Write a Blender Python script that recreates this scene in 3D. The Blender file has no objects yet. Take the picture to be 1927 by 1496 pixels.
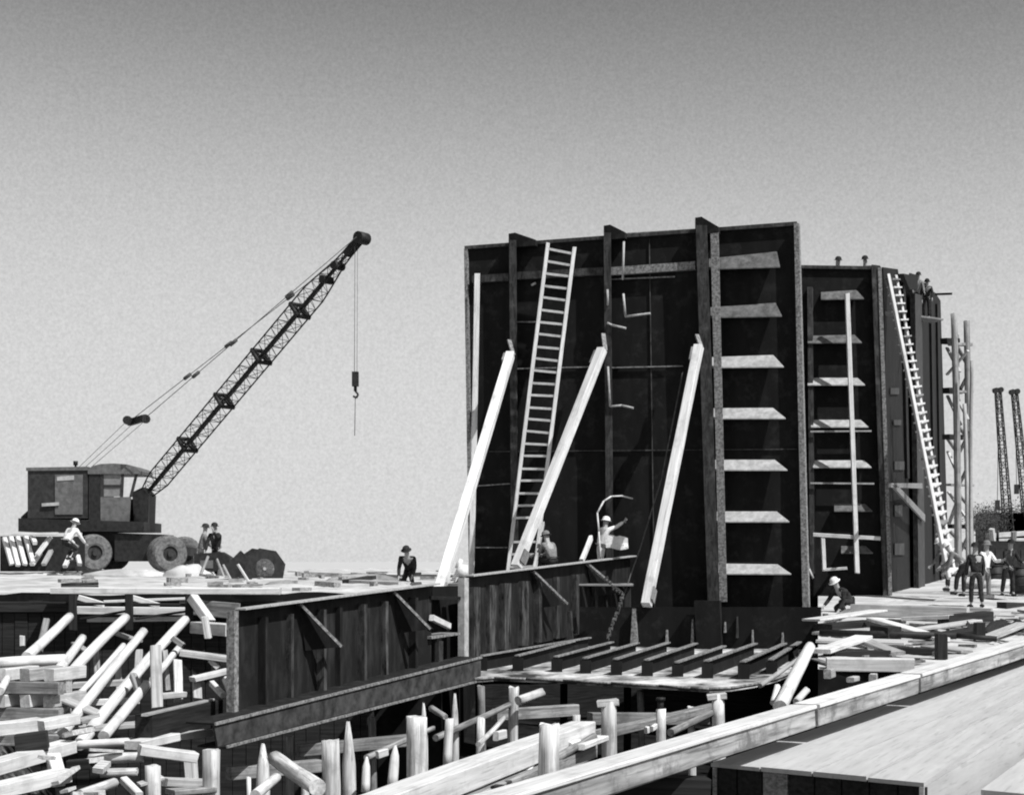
import bpy, bmesh, math, random
from mathutils import Vector, Matrix, noise
R = math.radians
V = Vector
random.seed(7)
sc = bpy.context.scene
col = sc.collection

# ------------------------------------------------------------ camera
F = 3000.0; CX = 963.5; HY = 1056.0; CZ = 6.0     # focal length in photo pixels, centre column, horizon row, eye height
cam_d = bpy.data.cameras.new('camera'); cam = bpy.data.objects.new('camera', cam_d); col.objects.link(cam)
cam.location = (0, 0, CZ); cam.rotation_euler = (R(90), 0, 0)
cam_d.sensor_width = 36; cam_d.lens = F / 1927 * 36
cam_d.shift_y = (HY - 748) / 1927
cam_d.clip_end = 9000; cam_d.clip_start = 0.1
sc.camera = cam

# ------------------------------------------------------------ sky and sun
SKYK, SKYM = 16.5, 5.35      # shoulder of the film's response to the sky
SUN = V((0.46, -0.40, 0.80)).normalized()
el = math.asin(SUN.z); az = math.atan2(SUN.x, SUN.y)
w = bpy.data.worlds.new('World'); sc.world = w; w.use_nodes = True
nt = w.node_tree; nt.nodes.clear()
sky = nt.nodes.new('ShaderNodeTexSky'); sky.sky_type = 'NISHITA'; sky.sun_disc = False
sky.sun_elevation = el; sky.sun_rotation = az; sky.air_density = 1.0; sky.dust_density = 0.6; sky.ozone_density = 1.5
sep = nt.nodes.new('ShaderNodeSeparateColor')      # black-and-white film behind a red filter
pw = nt.nodes.new('ShaderNodeMath'); pw.operation = 'POWER'; pw.inputs[1].default_value = 4.84
bg = nt.nodes.new('ShaderNodeBackground'); bg.inputs['Strength'].default_value = 0.115
out = nt.nodes.new('ShaderNodeOutputWorld')
nt.links.new(sky.outputs[0], sep.inputs[0]); nt.links.new(sep.outputs[0], pw.inputs[0])
sh = nt.nodes.new('ShaderNodeMath'); sh.operation = 'ADD'; sh.inputs[1].default_value = SKYK
dv = nt.nodes.new('ShaderNodeMath'); dv.operation = 'DIVIDE'
ms_ = nt.nodes.new('ShaderNodeMath'); ms_.operation = 'MULTIPLY'; ms_.inputs[1].default_value = SKYM
nt.links.new(pw.outputs[0], sh.inputs[0]); nt.links.new(pw.outputs[0], dv.inputs[0]); nt.links.new(sh.outputs[0], dv.inputs[1]); nt.links.new(dv.outputs[0], ms_.inputs[0])
wt = nt.nodes.new('ShaderNodeTexCoord'); wm = nt.nodes.new('ShaderNodeMapping'); wm.inputs['Scale'].default_value = (1, 1, 1)
wn = nt.nodes.new('ShaderNodeTexNoise'); wn.inputs['Scale'].default_value = 520; wn.inputs['Detail'].default_value = 2; wn.inputs['Roughness'].default_value = .72
wr = nt.nodes.new('ShaderNodeMapRange'); wr.inputs['From Min'].default_value = .25; wr.inputs['From Max'].default_value = .75; wr.inputs['To Min'].default_value = .88; wr.inputs['To Max'].default_value = 1.12
wx = nt.nodes.new('ShaderNodeMath'); wx.operation = 'MULTIPLY'
nt.links.new(wt.outputs['Generated'], wm.inputs[0]); nt.links.new(wm.outputs[0], wn.inputs['Vector']); nt.links.new(wn.outputs['Fac'], wr.inputs['Value'])
nt.links.new(wr.outputs[0], wx.inputs[0]); nt.links.new(ms_.outputs[0], wx.inputs[1])
nt.links.new(wx.outputs[0], bg.inputs['Color']); nt.links.new(bg.outputs[0], out.inputs[0])
sl = bpy.data.lights.new('sun', 'SUN'); sl.energy = 4.6; sl.angle = R(0.5); sl.color = (1, 1, 1)
so = bpy.data.objects.new('sun', sl); col.objects.link(so); so.rotation_euler = SUN.to_track_quat('Z', 'Y').to_euler()
so.location = (20, -20, 40)
sc.view_settings.view_transform = 'Standard'; sc.view_settings.look = 'None'
sc.view_settings.gamma = 1; sc.view_settings.exposure = 0.15
sc.cycles.filter_width = 2.0
sc.cycles.max_bounces = 5

# ------------------------------------------------------------ helpers
def P(px, py, Y):
    return V(((px - CX) / F * Y, Y, CZ - (py - HY) / F * Y))
class Pl:
    """upright plane  Y = a + b X  seen from the camera side"""
    def __init__(s, X0, Y0, X1, Y1):
        s.b = (Y1 - Y0) / (X1 - X0); s.a = Y0 - s.b * X0
        d = V((X1 - X0, Y1 - Y0, 0)).normalized(); s.d = d
        n = V((d.y, -d.x, 0)); s.n = n if n.y < 0 else -n
    def q(s, px, py, off=0.0):
        k = (px - CX) / F
        a = s.a + off * (s.n.y - s.b * s.n.x)
        Y = a / (1 - s.b * k)
        return P(px, py, Y)
def hplane(px, py, z0, s):            # plane z = z0 + s*Y (z relative to the eye)
    d = (py - HY) / F
    return P(px, py, -z0 / (d + s))

def tag(o, label=None, cat=None, group=None, kind=None):
    if label: o['label'] = label
    if cat: o['category'] = cat
    if group: o['group'] = group
    if kind: o['kind'] = kind
    return o
def empty(name, loc, rz=0.0):
    o = bpy.data.objects.new(name, None); col.objects.link(o); o.location = loc; o.rotation_euler = (0, 0, rz)
    o.empty_display_size = 0.3
    return o
def wl(o):
    return V((0, 0, 0)) if o is None else V(o.location) + wl(o.parent)

class MB:
    def __init__(s): s.v = []; s.f = []; s.sm = []
    def mesh(s, vs, fs, smooth=False):
        k = len(s.v); s.v += [V(x) for x in vs]; s.f += [[i + k for i in f] for f in fs]; s.sm += [smooth] * len(fs); return s
    def prism(s, pts, vec):
        pts = [V(p) for p in pts]; vec = V(vec); n = len(pts)
        vs = pts + [p + vec for p in pts]
        fs = [list(range(n))[::-1], list(range(n, 2 * n))] + [[i, (i + 1) % n, n + (i + 1) % n, n + i] for i in range(n)]
        return s.mesh(vs, fs)
    def box(s, a, b):
        a = V(a); b = V(b)
        return s.prism([(a.x, a.y, a.z), (b.x, a.y, a.z), (b.x, b.y, a.z), (a.x, b.y, a.z)], (0, 0, b.z - a.z))
    def bar(s, p, q, w, h, up=(0, 0, 1)):
        p = V(p); q = V(q); d = (q - p).normalized(); up = V(up)
        if abs(d.dot(up)) > .98: up = V((1, 0, 0))
        x = d.cross(up).normalized(); y = x.cross(d)
        c = [p + x * a * w / 2 + y * b * h / 2 for a, b in ((-1, -1), (1, -1), (1, 1), (-1, 1))]
        return s.prism(c, q - p)
    def tube(s, p, q, r0, r1=None, n=8, smooth=True):
        r1 = r0 if r1 is None else r1
        p = V(p); q = V(q); d = (q - p).normalized(); up = V((0, 0, 1)) if abs(d.z) < .95 else V((1, 0, 0))
        x = d.cross(up).normalized(); y = x.cross(d)
        k = len(s.v)
        for c, r in ((p, r0), (q, r1)):
            for i in range(n):
                t = 2 * math.pi * i / n; s.v.append(c + x * math.cos(t) * r + y * math.sin(t) * r)
        for i in range(n):
            j = (i + 1) % n; s.f.append([k + i, k + j, k + n + j, k + n + i]); s.sm.append(smooth)
        s.f.append([k + i for i in range(n)][::-1]); s.sm.append(False)
        s.f.append([k + n + i for i in range(n)]); s.sm.append(False)
        return s
    def path(s, pts, r, n=6):
        for a, b in zip(pts, pts[1:]): s.tube(a, b, r, r, n)
        return s
    def build(s, name, mat, parent=None, loc=None):
        lo = V((min(v.x for v in s.v), min(v.y for v in s.v), min(v.z for v in s.v)))
        hi = V((max(v.x for v in s.v), max(v.y for v in s.v), max(v.z for v in s.v)))
        c = V(loc) if loc is not None else V(((lo.x + hi.x) / 2, (lo.y + hi.y) / 2, lo.z))
        me = bpy.data.meshes.new(name)
        me.from_pydata([v - c for v in s.v], [], s.f); me.polygons.foreach_set('use_smooth', s.sm)
        bm = bmesh.new(); bm.from_mesh(me); bmesh.ops.recalc_face_normals(bm, faces=bm.faces); bm.to_mesh(me); bm.free()
        me.materials.append(mat); me.update()
        o = bpy.data.objects.new(name, me); col.objects.link(o)
        o.parent = parent; o.location = c - wl(parent)
        return o

# ------------------------------------------------------------ materials (all grey: it is a black-and-white photograph)
def mat(name, lo, hi, scale=(1, 1, 1), nscale=4.0, rough=.8, metal=0.0, detail=8, cracks=0.0, rnd=0.0, bump=.3, spots=0.0, spotcol=None, pos=(.35, .65), bdist=.02, prerot=0):
    m = bpy.data.materials.new(name); m.use_nodes = True; n = m.node_tree; n.nodes.clear(); L = n.links.new
    N = n.nodes.new
    o = N('ShaderNodeOutputMaterial'); b = N('ShaderNodeBsdfPrincipled'); L(b.outputs[0], o.inputs[0])
    b.inputs['Specular IOR Level'].default_value = (0.0 if rough > .85 else .25)
    b.inputs['Roughness'].default_value = rough; b.inputs['Metallic'].default_value = metal
    tc = N('ShaderNodeTexCoord'); mp = N('ShaderNodeMapping'); mp.inputs['Scale'].default_value = scale
    oi = N('ShaderNodeObjectInfo'); ml = N('ShaderNodeMath'); ml.operation = 'MULTIPLY'; ml.inputs[1].default_value = 37.0
    L(oi.outputs['Random'], ml.inputs[0]); cb = N('ShaderNodeCombineXYZ'); L(ml.outputs[0], cb.inputs[0]); L(ml.outputs[0], cb.inputs[1])
    src = tc.outputs['Object']
    if prerot:
        m0 = N('ShaderNodeMapping'); m0.inputs['Rotation'].default_value = (0, 0, R(prerot)); L(src, m0.inputs[0]); src = m0.outputs[0]
    L(src, mp.inputs[0]); L(cb.outputs[0], mp.inputs['Location'])
    ns = N('ShaderNodeTexNoise'); ns.inputs['Scale'].default_value = nscale; ns.inputs['Detail'].default_value = detail; ns.inputs['Roughness'].default_value = .62
    L(mp.outputs[0], ns.inputs['Vector'])
    cr = N('ShaderNodeValToRGB'); cr.color_ramp.elements[0].position = pos[0]; cr.color_ramp.elements[1].position = pos[1]
    cr.color_ramp.elements[0].color = (lo, lo, lo, 1); cr.color_ramp.elements[1].color = (hi, hi, hi, 1)
    L(ns.outputs['Fac'], cr.inputs[0]); cur = cr.outputs[0]
    if cracks:
        n2 = N('ShaderNodeTexNoise'); n2.inputs['Scale'].default_value = nscale * 3.1; n2.inputs['Detail'].default_value = 4
        mp2 = N('ShaderNodeMapping'); mp2.inputs['Scale'].default_value = tuple(a * (1 if a > 1 else .6) for a in scale); L(src, mp2.inputs[0]); L(cb.outputs[0], mp2.inputs['Location'])
        L(mp2.outputs[0], n2.inputs['Vector'])
        c2 = N('ShaderNodeValToRGB'); c2.color_ramp.elements[0].position = .33; c2.color_ramp.elements[1].position = .42
        c2.color_ramp.elements[0].color = (1 - cracks,) * 3 + (1,); c2.color_ramp.elements[1].color = (1, 1, 1, 1); L(n2.outputs['Fac'], c2.inputs[0])
        mx = N('ShaderNodeMix'); mx.data_type = 'RGBA'; mx.blend_type = 'MULTIPLY'; mx.inputs[0].default_value = 1
        L(cur, mx.inputs[6]); L(c2.outputs[0], mx.inputs[7]); cur = mx.outputs[2]
    if spots:
        n3 = N('ShaderNodeTexNoise'); n3.inputs['Scale'].default_value = 2.3; n3.inputs['Detail'].default_value = 9; n3.inputs['Roughness'].default_value = .7
        L(tc.outputs['Object'], n3.inputs['Vector'])
        c3 = N('ShaderNodeValToRGB'); c3.color_ramp.elements[0].position = .52; c3.color_ramp.elements[1].position = .66
        c3.color_ramp.elements[0].color = (0, 0, 0, 1); c3.color_ramp.elements[1].color = (spots,) * 3 + (1,); L(n3.outputs['Fac'], c3.inputs[0])
        mx = N('ShaderNodeMix'); mx.data_type = 'RGBA'; L(c3.outputs[0], mx.inputs[0]); L(cur, mx.inputs[6]); mx.inputs[7].default_value = (spotcol,) * 3 + (1,); cur = mx.outputs[2]
    if rnd:
        mr = N('ShaderNodeMapRange'); mr.inputs['To Min'].default_value = 1 - rnd; mr.inputs['To Max'].default_value = 1 + rnd * .25
        L(oi.outputs['Random'], mr.inputs['Value'])
        vm = N('ShaderNodeVectorMath'); vm.operation = 'SCALE'; L(cur, vm.inputs[0]); L(mr.outputs[0], vm.inputs['Scale']); cur = vm.outputs[0]
    L(cur, b.inputs['Base Color'])
    if bump:
        bp = N('ShaderNodeBump'); bp.inputs['Strength'].default_value = bump; bp.inputs['Distance'].default_value = bdist
        L(ns.outputs['Fac'], bp.inputs['Height']); L(bp.outputs[0], b.inputs['Normal'])
    return m
WOOD = mat('sawn_timber', .34, .62, (.6, 14, 14), 1.6, cracks=.45, rnd=.35, spots=.5, spotcol=.28)
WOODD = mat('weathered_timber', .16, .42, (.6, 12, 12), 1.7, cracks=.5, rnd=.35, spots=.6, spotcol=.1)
KERB = mat('stained_baulk', .15, .5, (.5, 7, 7), 1.2, cracks=.5, rnd=.2, spots=.9, spotcol=.12)
WHITE = mat('pale_peeled_timber', .56, .80, (.5, 10, 10), 1.5, cracks=.3, rnd=.12, bump=.25, spots=.45, spotcol=.34)
TAR_SHADE = mat('tar_and_shade_timber', .01, .035, (.6, 12, 12), 1.7, rnd=.3, rough=.75)  # also serves as painted shade on box fronts and among yard planks
PILE = mat('pile_wood', .42, .84, (.7, 9, 9), 1.6, cracks=.45, rnd=.25, spots=.5, spotcol=.25)
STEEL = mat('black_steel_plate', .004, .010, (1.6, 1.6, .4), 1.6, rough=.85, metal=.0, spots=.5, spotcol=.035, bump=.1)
STEELG = mat('scaled_steel_plate', .008, .035, (2.6, 2.6, .6), 1.6, rough=.8, spots=.35, spotcol=.035, bump=.1, pos=(.48, .75))
STEELK = mat('dusty_steel_girder', .02, .08, (2, 2, 2), 2, rough=.8, spots=.4, spotcol=.03, bump=.1)
STREAK = mat('rusty_streaked_steel', .012, .11, (3, 3, .8), 2.4, rough=.9, bump=.1, spots=.5, spotcol=.02)
DIM_SUNLIT = mat('dim_sunlit_steel', .07, .17, (2, 2, 2), 3, rough=.8, bump=.1, spots=.5, spotcol=.08)  # fainter stringers: weak grazing sun put into the colour
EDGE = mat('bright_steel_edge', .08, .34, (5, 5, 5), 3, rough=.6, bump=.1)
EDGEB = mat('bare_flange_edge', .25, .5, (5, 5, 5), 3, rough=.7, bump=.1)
PALE_SUNLIT = mat('pale_and_sunlit_steel', .30, .5, (2, 2, 2), 3, rough=.8, bump=.2, spots=.5, spotcol=.2)  # stringers: grazing sun put into the colour; also plain pale fittings
WEBM = mat('mottled_steel', .015, .065, (4, 4, 1.0), 3, rough=.7, bump=.1, spots=.4, spotcol=.17)
MUD = mat('black_mud', .008, .022, (1, 1, 1), .8, rough=.9, spots=.15, spotcol=.08)
SAND = mat('pale_sand', .34, .6, (1, 1, 1), .9, rough=.95, spots=.6, spotcol=.3, bump=.6, bdist=.1)
GREYG = mat('grey_earth', .16, .38, (1, 1, 1), .6, rough=.95, spots=.6, spotcol=.1, bump=.5, bdist=.1)
WATER = mat('pale_water', .50, .60, (.02, .1, 1), 1.0, rough=.35, bump=.05)
CRANEM = mat('dark_crane_paint_and_haze', .02, .045, (2, 2, 2), 3, rough=.55, spots=.3, spotcol=.09, bump=.05)
CRANEL = mat('dusty_crane_panel', .09, .16, (2, 2, 2), 3, rough=.6, spots=.3, spotcol=.07, bump=.05)
BLACK = mat('black_iron', .012, .03, (3, 3, 3), 3, rough=.6, bump=.05)
RUBBER = mat('dusty_rubber', .08, .2, (3, 3, 3), 3, rough=.9, bump=.1)
GLASS = mat('dusty_glass', .16, .24, (2, 2, 2), 3, rough=.2, bump=0)
CABLE = mat('wire_rope', .05, .12, (3, 3, 3), 3, rough=.7, bump=0)
SKIN = mat('skin', .3, .36, (3, 3, 3), 4, rough=.6, bump=0)
CLW = mat('white_cloth', .6, .8, (3, 3, 3), 5, rough=.95, bump=.3)
CLG = mat('grey_cloth', .14, .24, (3, 3, 3), 5, rough=.95, bump=.3)
CLD = mat('dark_cloth', .02, .05, (3, 3, 3), 5, rough=.95, bump=.3)
LEAF = mat('dark_foliage', .03, .1, (1, 1, 1), 2, rough=.9, bump=0)
BARK = mat('bark', .06, .14, (6, 6, 1), 2, rough=.95)
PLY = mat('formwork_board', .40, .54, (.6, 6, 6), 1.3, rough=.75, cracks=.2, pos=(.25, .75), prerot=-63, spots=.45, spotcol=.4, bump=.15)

# ------------------------------------------------------------ timber, log and pile builders (long axis = local X)
def frame(p, q, roll=0.0):
    d = (q - p).normalized(); up = V((0, 0, 1)) if abs(d.z) < .97 else V((0, 1, 0))
    y = up.cross(d).normalized(); z = d.cross(y)
    m = Matrix((d, y, z)).transposed()
    return m @ Matrix.Rotation(roll, 3, 'X')
def timber(p, q, wd, ht, m, name='timber', parent=None, label=None, cat=None, group=None, roll=0.0, warp=.012, skew=.03, bev=.012):
    p = V(p); q = V(q); L = (q - p).length; rnd = random.Random(hash((round(p.x, 3), round(q.z, 3))) & 0xffff)
    n = max(2, min(10, int(L / .6)))
    bm = bmesh.new(); rings = []
    b = min(bev, wd * .2, ht * .2)
    prof = [(-wd / 2 + b, -ht / 2), (wd / 2 - b, -ht / 2), (wd / 2, -ht / 2 + b), (wd / 2, ht / 2 - b), (wd / 2 - b, ht / 2), (-wd / 2 + b, ht / 2), (-wd / 2, ht / 2 - b), (-wd / 2, -ht / 2 + b)]
    bend = rnd.uniform(-1, 1) * warp * min(L, 5) * .35; tw = rnd.uniform(-.03, .03)
    sk = [rnd.uniform(-skew, skew) for _ in range(4)]
    for i in range(n + 1):
        t = i / n; ring = []
        for (y, z) in prof:
            ca, sa = math.cos(tw * t), math.sin(tw * t); yy = y * ca - z * sa; zz = y * sa + z * ca
            x = L * t
            if i == 0: x += sk[0] * y / wd * 2 * .5 + sk[1] * z / ht * .5
            if i == n: x += sk[2] * y / wd * 2 * .5 + sk[3] * z / ht * .5
            j = .06 * min(wd, ht)
            ring.append(bm.verts.new((x, yy + rnd.uniform(-j, j) * .35 + bend * math.sin(math.pi * t), zz + rnd.uniform(-j, j) * .35 + bend * .4 * math.sin(math.pi * t))))
        rings.append(ring)
    for a, c in zip(rings, rings[1:]):
        for i in range(8): bm.faces.new((a[i], a[(i + 1) % 8], c[(i + 1) % 8], c[i]))
    bm.faces.new(rings[0][::-1]); bm.faces.new(rings[-1])
    bmesh.ops.recalc_face_normals(bm, faces=bm.faces)
    me = bpy.data.meshes.new(name); bm.to_mesh(me); bm.free(); me.materials.append(m)
    o = bpy.data.objects.new(name, me); col.objects.link(o); o.parent = parent
    o.location = p - wl(parent); o.rotation_euler = frame(p, q, roll).to_euler()
    return tag(o, label, cat, group)
def log(p, q, r0, r1, m, name='log', parent=None, label=None, cat=None, group=None, tip=0.0, n=14, wob=.05):
    p = V(p); q = V(q); L = (q - p).length; rnd = random.Random(hash((round(p.x, 3), round(q.z, 3), 5)) & 0xffff)
    seg = max(4, min(16, int(L / .35))); bm = bmesh.new(); rings = []
    ph = rnd.uniform(0, 9); bend = rnd.uniform(-.01, .01) * L
    for i in range(seg + 1):
        t = i / seg; r = r0 + (r1 - r0) * t
        if tip and t > 1 - tip: r *= max(.16, (1 - t) / tip) ** .7
        ring = []
        for k in range(n):
            a = 2 * math.pi * k / n
            rr = r * (1 + wob * noise.noise(V((math.cos(a) * 1.4 + ph, math.sin(a) * 1.4, t * L * 1.2))) * 2)
            y = math.cos(a) * rr + bend * math.sin(math.pi * t); z = math.sin(a) * rr
            x = L * t + (rnd.uniform(-.02, .02) if i == seg else 0)
            ring.append(bm.verts.new((x, y, z)))
        rings.append(ring)
    for a, c in zip(rings, rings[1:]):
        for i in range(n):
            f = bm.faces.new((a[i], a[(i + 1) % n], c[(i + 1) % n], c[i])); f.smooth = True
    bm.faces.new(rings[0][::-1]); bm.faces.new(rings[-1])
    bmesh.ops.recalc_face_normals(bm, faces=bm.faces)
    me = bpy.data.meshes.new(name); bm.to_mesh(me); bm.free(); me.materials.append(m)
    o = bpy.data.objects.new(name, me); col.objects.link(o); o.parent = parent
    o.location = p - wl(parent); o.rotation_euler = frame(p, q).to_euler()
    return tag(o, label, cat, group)

# ------------------------------------------------------------ ground, banks, quay, water
def sheet(name, fn, nu, nv, m, kind='structure', skirt=None, label=None):
    vs = []; fs = []
    for j in range(nv + 1):
        for i in range(nu + 1): vs.append(V(fn(i / nu, j / nv)))
    for j in range(nv):
        for i in range(nu):
            a = j * (nu + 1) + i; fs.append([a, a + 1, a + nu + 2, a + nu + 1])
    if skirt is not None:
        W = nu + 1
        per = list(range(W)) + [j * W + nu for j in range(1, nv + 1)] + [nv * W + i for i in range(nu - 1, -1, -1)] + [j * W for j in range(nv - 1, 0, -1)]
        k = len(vs); vs += [V((vs[i].x, vs[i].y, skirt)) for i in per]; n = len(per)
        fs += [[per[i], per[(i + 1) % n], k + (i + 1) % n, k + i] for i in range(n)]
    me = bpy.data.meshes.new(name); me.from_pydata(vs, [], fs); me.materials.append(m); me.update()
    if skirt is not None:
        me.materials.append(MUD)
        for p_ in me.polygons[nu * nv:]: p_.material_index = 1
    o = bpy.data.objects.new(name, me); col.objects.link(o); o['kind'] = kind
    if label: o['label'] = label
    return o
lerp = lambda a, b, t: a + (b - a) * t
nz = lambda x, y, s, a: noise.fractal(V((x * s, y * s, 3.3)), 1.0, 2.0, 4) * a
def g_fn(u, v):
    x = lerp(-1, 1, u); y = v
    X = math.copysign(abs(x) ** 3, x) * 3000; Y = -60 + y ** 3 * 5000
    return (X, Y, (nz(X, Y, .35, .25) if Y < 90 else 0) - (0 if Y < 75 else .6))
sheet('ground', g_fn, 120, 120, MUD)
sheet('water', lambda u, v: (lerp(-2500, 2500, u), lerp(82, 4800, v ** 3), 4.15), 4, 12, WATER)
def quay_fn(u, v):
    Y = lerp(36, 84, v ** 1.2); k = lerp(-520, 0, u)
    X = lerp(-45, -1.6 - .0 * Y, u) if v < 2 else 0
    z = CZ - lerp(.74, .40, min(1, (Y - 36) / 18))
    z += nz(X, Y, .5, .07) + nz(X, Y, 1.7, .03)
    return (X, Y, z)
sheet('quay_ground', quay_fn, 110, 70, SAND, skirt=-.2)
def yard_fn(u, v):
    Yv = 27 + v ** 2.4 * 900; X0 = u ** 1.5 * 14
    xl = .192 * Yv if Yv < 60 else 11.5 + (Yv - 60) * .02
    Y = Yv + max(0, 1.69 * (X0 - 2.0)) * max(0, 1 - v * 1.2)
    X = xl + X0 + u * (Yv - 27) * .9
    zr = -2.645 + .0306 * min(Y, 50)
    if Y > 50: zr += .0 * Y
    z = CZ + zr + (nz(X, Y, .6, .06) if Y < 120 else 0)
    return (X, Y, z)
sheet('yard_ground', yard_fn, 60, 90, SAND, skirt=-.2)
def bank_fn(u, v):
    Y = lerp(18, 36.2, v); X = lerp(-22, -.135 * Y - 1.2, u)
    z = CZ - lerp(3.15, 3.85, min(1, max(0, (Y - 26.2) / 2))) + nz(X, Y, .8, .18)
    z -= 2.2 * min(1, max(0, u - .66) / .12)
    return (X, Y, z)
sheet('bank', bank_fn, 60, 50, mat('bank_earth', .012, .06, (1, 1, 1), 1.4, rough=.95, spots=.5, spotcol=.35, bump=.6, bdist=.1), skirt=-.2)

# retaining wall of dark boards along the quay
t = empty('retaining_wall', (-20, 35.9, 0))
tag(t, 'dark boarded retaining wall under the quay edge below the crane', 'wall')
mb = MB(); rr = random.Random(3)
x = -45.0
while x < -3.2:
    wd = rr.uniform(.24, .32); d = rr.uniform(0, .04)
    mb.box((x, 35.72 - d, .2), (x + wd - .015, 35.85, CZ - .9 + rr.uniform(-.03, .03))); x += wd
mb.build('sheet_boards', TAR_SHADE, t)
timber((-45, 35.68, CZ - 1.02), (-3.2, 35.68, CZ - 1.02), .2, .24, TAR_SHADE, 'waling', t)

# ------------------------------------------------------------ tall steel bulkhead
T1 = Pl(-1.43, 48.4, 8.0, 45.0)
bh = empty('steel_bulkhead', T1.q(1195, 1205)); tag(bh, 'tallest black steel bulkhead, standing behind the long ladder and three white shores', 'bulkhead')
def slab(pl, pts, off, th, m, name, parent, label=None):
    """outline on an upright plane, 'off' metres proud of it, th thick"""
    w_ = [pl.q(a, b, off) for a, b in pts]
    o = MB().prism(w_, -pl.n * th).build(name, m, parent)
    if label: o['label'] = label
    return o
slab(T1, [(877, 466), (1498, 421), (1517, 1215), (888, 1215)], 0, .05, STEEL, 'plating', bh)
slab(T1, [(874, 463), (1499, 417), (1499, 424), (874, 469)], .10, .14, WEBM, 'top_flange', bh)
slab(T1, [(873, 468), (879, 468), (890, 1200), (884, 1200)], .12, .12, EDGE, 'edge_flange', bh)
slab(T1, [(1494, 420), (1503, 420), (1523, 1180), (1511, 1180)], .22, .24, EDGE, 'edge_flange', bh)
def web(xt, xb, top, bot, wdt, depth, m=WEBM):
    g = slab(T1, [(xt, top), (xt + wdt, top), (xb + wdt, bot), (xb, bot)], depth, .03, m, 'web_girder', bh)
    # the web plate itself, edge-on behind its face bar
    a = T1.q(xt + wdt * .5, top, 0.01); b = T1.q(xb + wdt * .5, bot, 0.01)
    MB().prism([a, b, b + T1.n * (depth - .04), a + T1.n * (depth - .04)], T1.d * .02).build('web_plate', STEEL, g)
    return g
web(958, 962, 452, 1075, 13, .38)
web(1136, 1141, 438, 1090, 13, .38)
web(1309, 1332, 424, 1140, 21, .42)
slab(T1, [(1337, 440), (1352, 438), (1368, 1132), (1354, 1132)], .40, .03, EDGE, 'face_bar', bh)
for (a, top, bot, ln) in ((957, 440, 462, 50), (1136, 425, 448, 40), (1308, 410, 438, 44)):
    slab(T1, [(a, top), (a + 12, top - 2), (a + ln, bot - 11), (a + ln, bot), (a, bot + 4)], .30, .25, STEEL, 'head_bracket', bh)
# horizontal stringers; sun grazing the right-bay seven is painted as pale colour
slab(T1, [(888, 519), (957, 514), (957, 528), (888, 532)], .18, .17, WEBM, 'stringer', bh)
slab(T1, [(973, 512), (1135, 503), (1135, 517), (973, 526)], .18, .17, WEBM, 'stringer', bh)
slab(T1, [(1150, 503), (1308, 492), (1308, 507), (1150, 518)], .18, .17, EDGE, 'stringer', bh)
def tray(pl, x0, x1, y, h, slope, m, name, parent, sn=20, out=.30):
    """stringer with a face sloping down and out, sniped at its free end"""
    a = pl.q(x0, y, .02); b = pl.q(x1 - sn, y + slope * (x1 - x0), .02)
    c = pl.q(x1, y + h + slope * .3 * (x1 - x0), out); d = pl.q(x0, y + h, out)
    return MB().prism([a, b, c, d], (0, 0, -.03)).build(name, m, parent)
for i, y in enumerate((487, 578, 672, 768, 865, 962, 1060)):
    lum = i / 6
    tray(T1, 1334 + i * 3, 1468 + i * 3.5, y, 19, (-.10, -.06, -.03, -.005, 0, 0, .01)[i], [DIM_SUNLIT, DIM_SUNLIT, PALE_SUNLIT, PALE_SUNLIT, PALE_SUNLIT, PALE_SUNLIT, PALE_SUNLIT][i], 'stringer', bh, sn=(6, 12, 20, 24, 24, 24, 26)[i])
# thin stiffener edges, staging lugs and chalk-pale rods on the plating
for (x0, y0, x1, y1) in ((973, 694, 1133, 690), (1152, 692, 1285, 689), (888, 915, 960, 910), (1150, 526, 1270, 521), (973, 606, 1020, 606), (890, 1030, 955, 1030), (1180, 440, 1310, 432)):
    MB().bar(T1.q(x0, y0, .06), T1.q(x1, y1, .06), .05, .035).build('seam_bar', EDGE, bh)
for pts in ([(1174, 455), (1172, 527)], [(1173, 553), (1177, 596), (1224, 590)], [(1143, 545), (1144, 575)], [(1143, 608), (1152, 612), (1178, 618)], [(1144, 690), (1148, 765), (1170, 763), (1192, 768)], [(1000, 537), (1008, 533)]):
    MB().path([T1.q(a, b, .42) for a, b in pts], .035).build('staging_lug', PALE_SUNLIT, bh)

for xt, xb in ((1222, 1232),):
    MB().bar(T1.q(xt, 450, .03), T1.q(xb, 1150, .03), .03, .02, (0, 1, 0)).build('plate_seam', WEBM, bh)
for (y0, y1) in ((850, 845),):
    MB().bar(T1.q(884, y0, .03), T1.q(1500, y1, .03), .03, .03).build('plate_seam', WEBM, bh)
# vertical plank up the left edge
timber(T1.q(887, 1085, .5), T1.q(898, 515, .35), .07, .17, WHITE, 'plank', None, 'thin pale upright plank up the left edge of the tallest bulkhead', 'plank', roll=R(90))

# ------------------------------------------------------------ ladder against it
la = empty('ladder', T1.q(985, 1075, 1.2)); tag(la, 'long wooden ladder leaning on the tallest black bulkhead', 'ladder')
Lt, Rt = T1.q(1031, 458, .5), T1.q(1081, 466, .5); Lb, Rb = T1.q(955, 1078, 1.5), T1.q(1006, 1076, 1.5)
for a, b in ((Lb, Lt), (Rb, Rt)): timber(a, b, .11, .10, WHITE, 'rail', la, warp=.006)
for i in range(27):
    t_ = (i + .5) / 27
    if i in (3, ): continue
    a = Lb.lerp(Lt, t_); b = Rb.lerp(Rt, t_)
    MB().bar(a + V((0, .0, random.uniform(-.02, .02))), b + V((0, 0, random.uniform(-.02, .02))), .07, .065).build('rung', WHITE, la)

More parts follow.
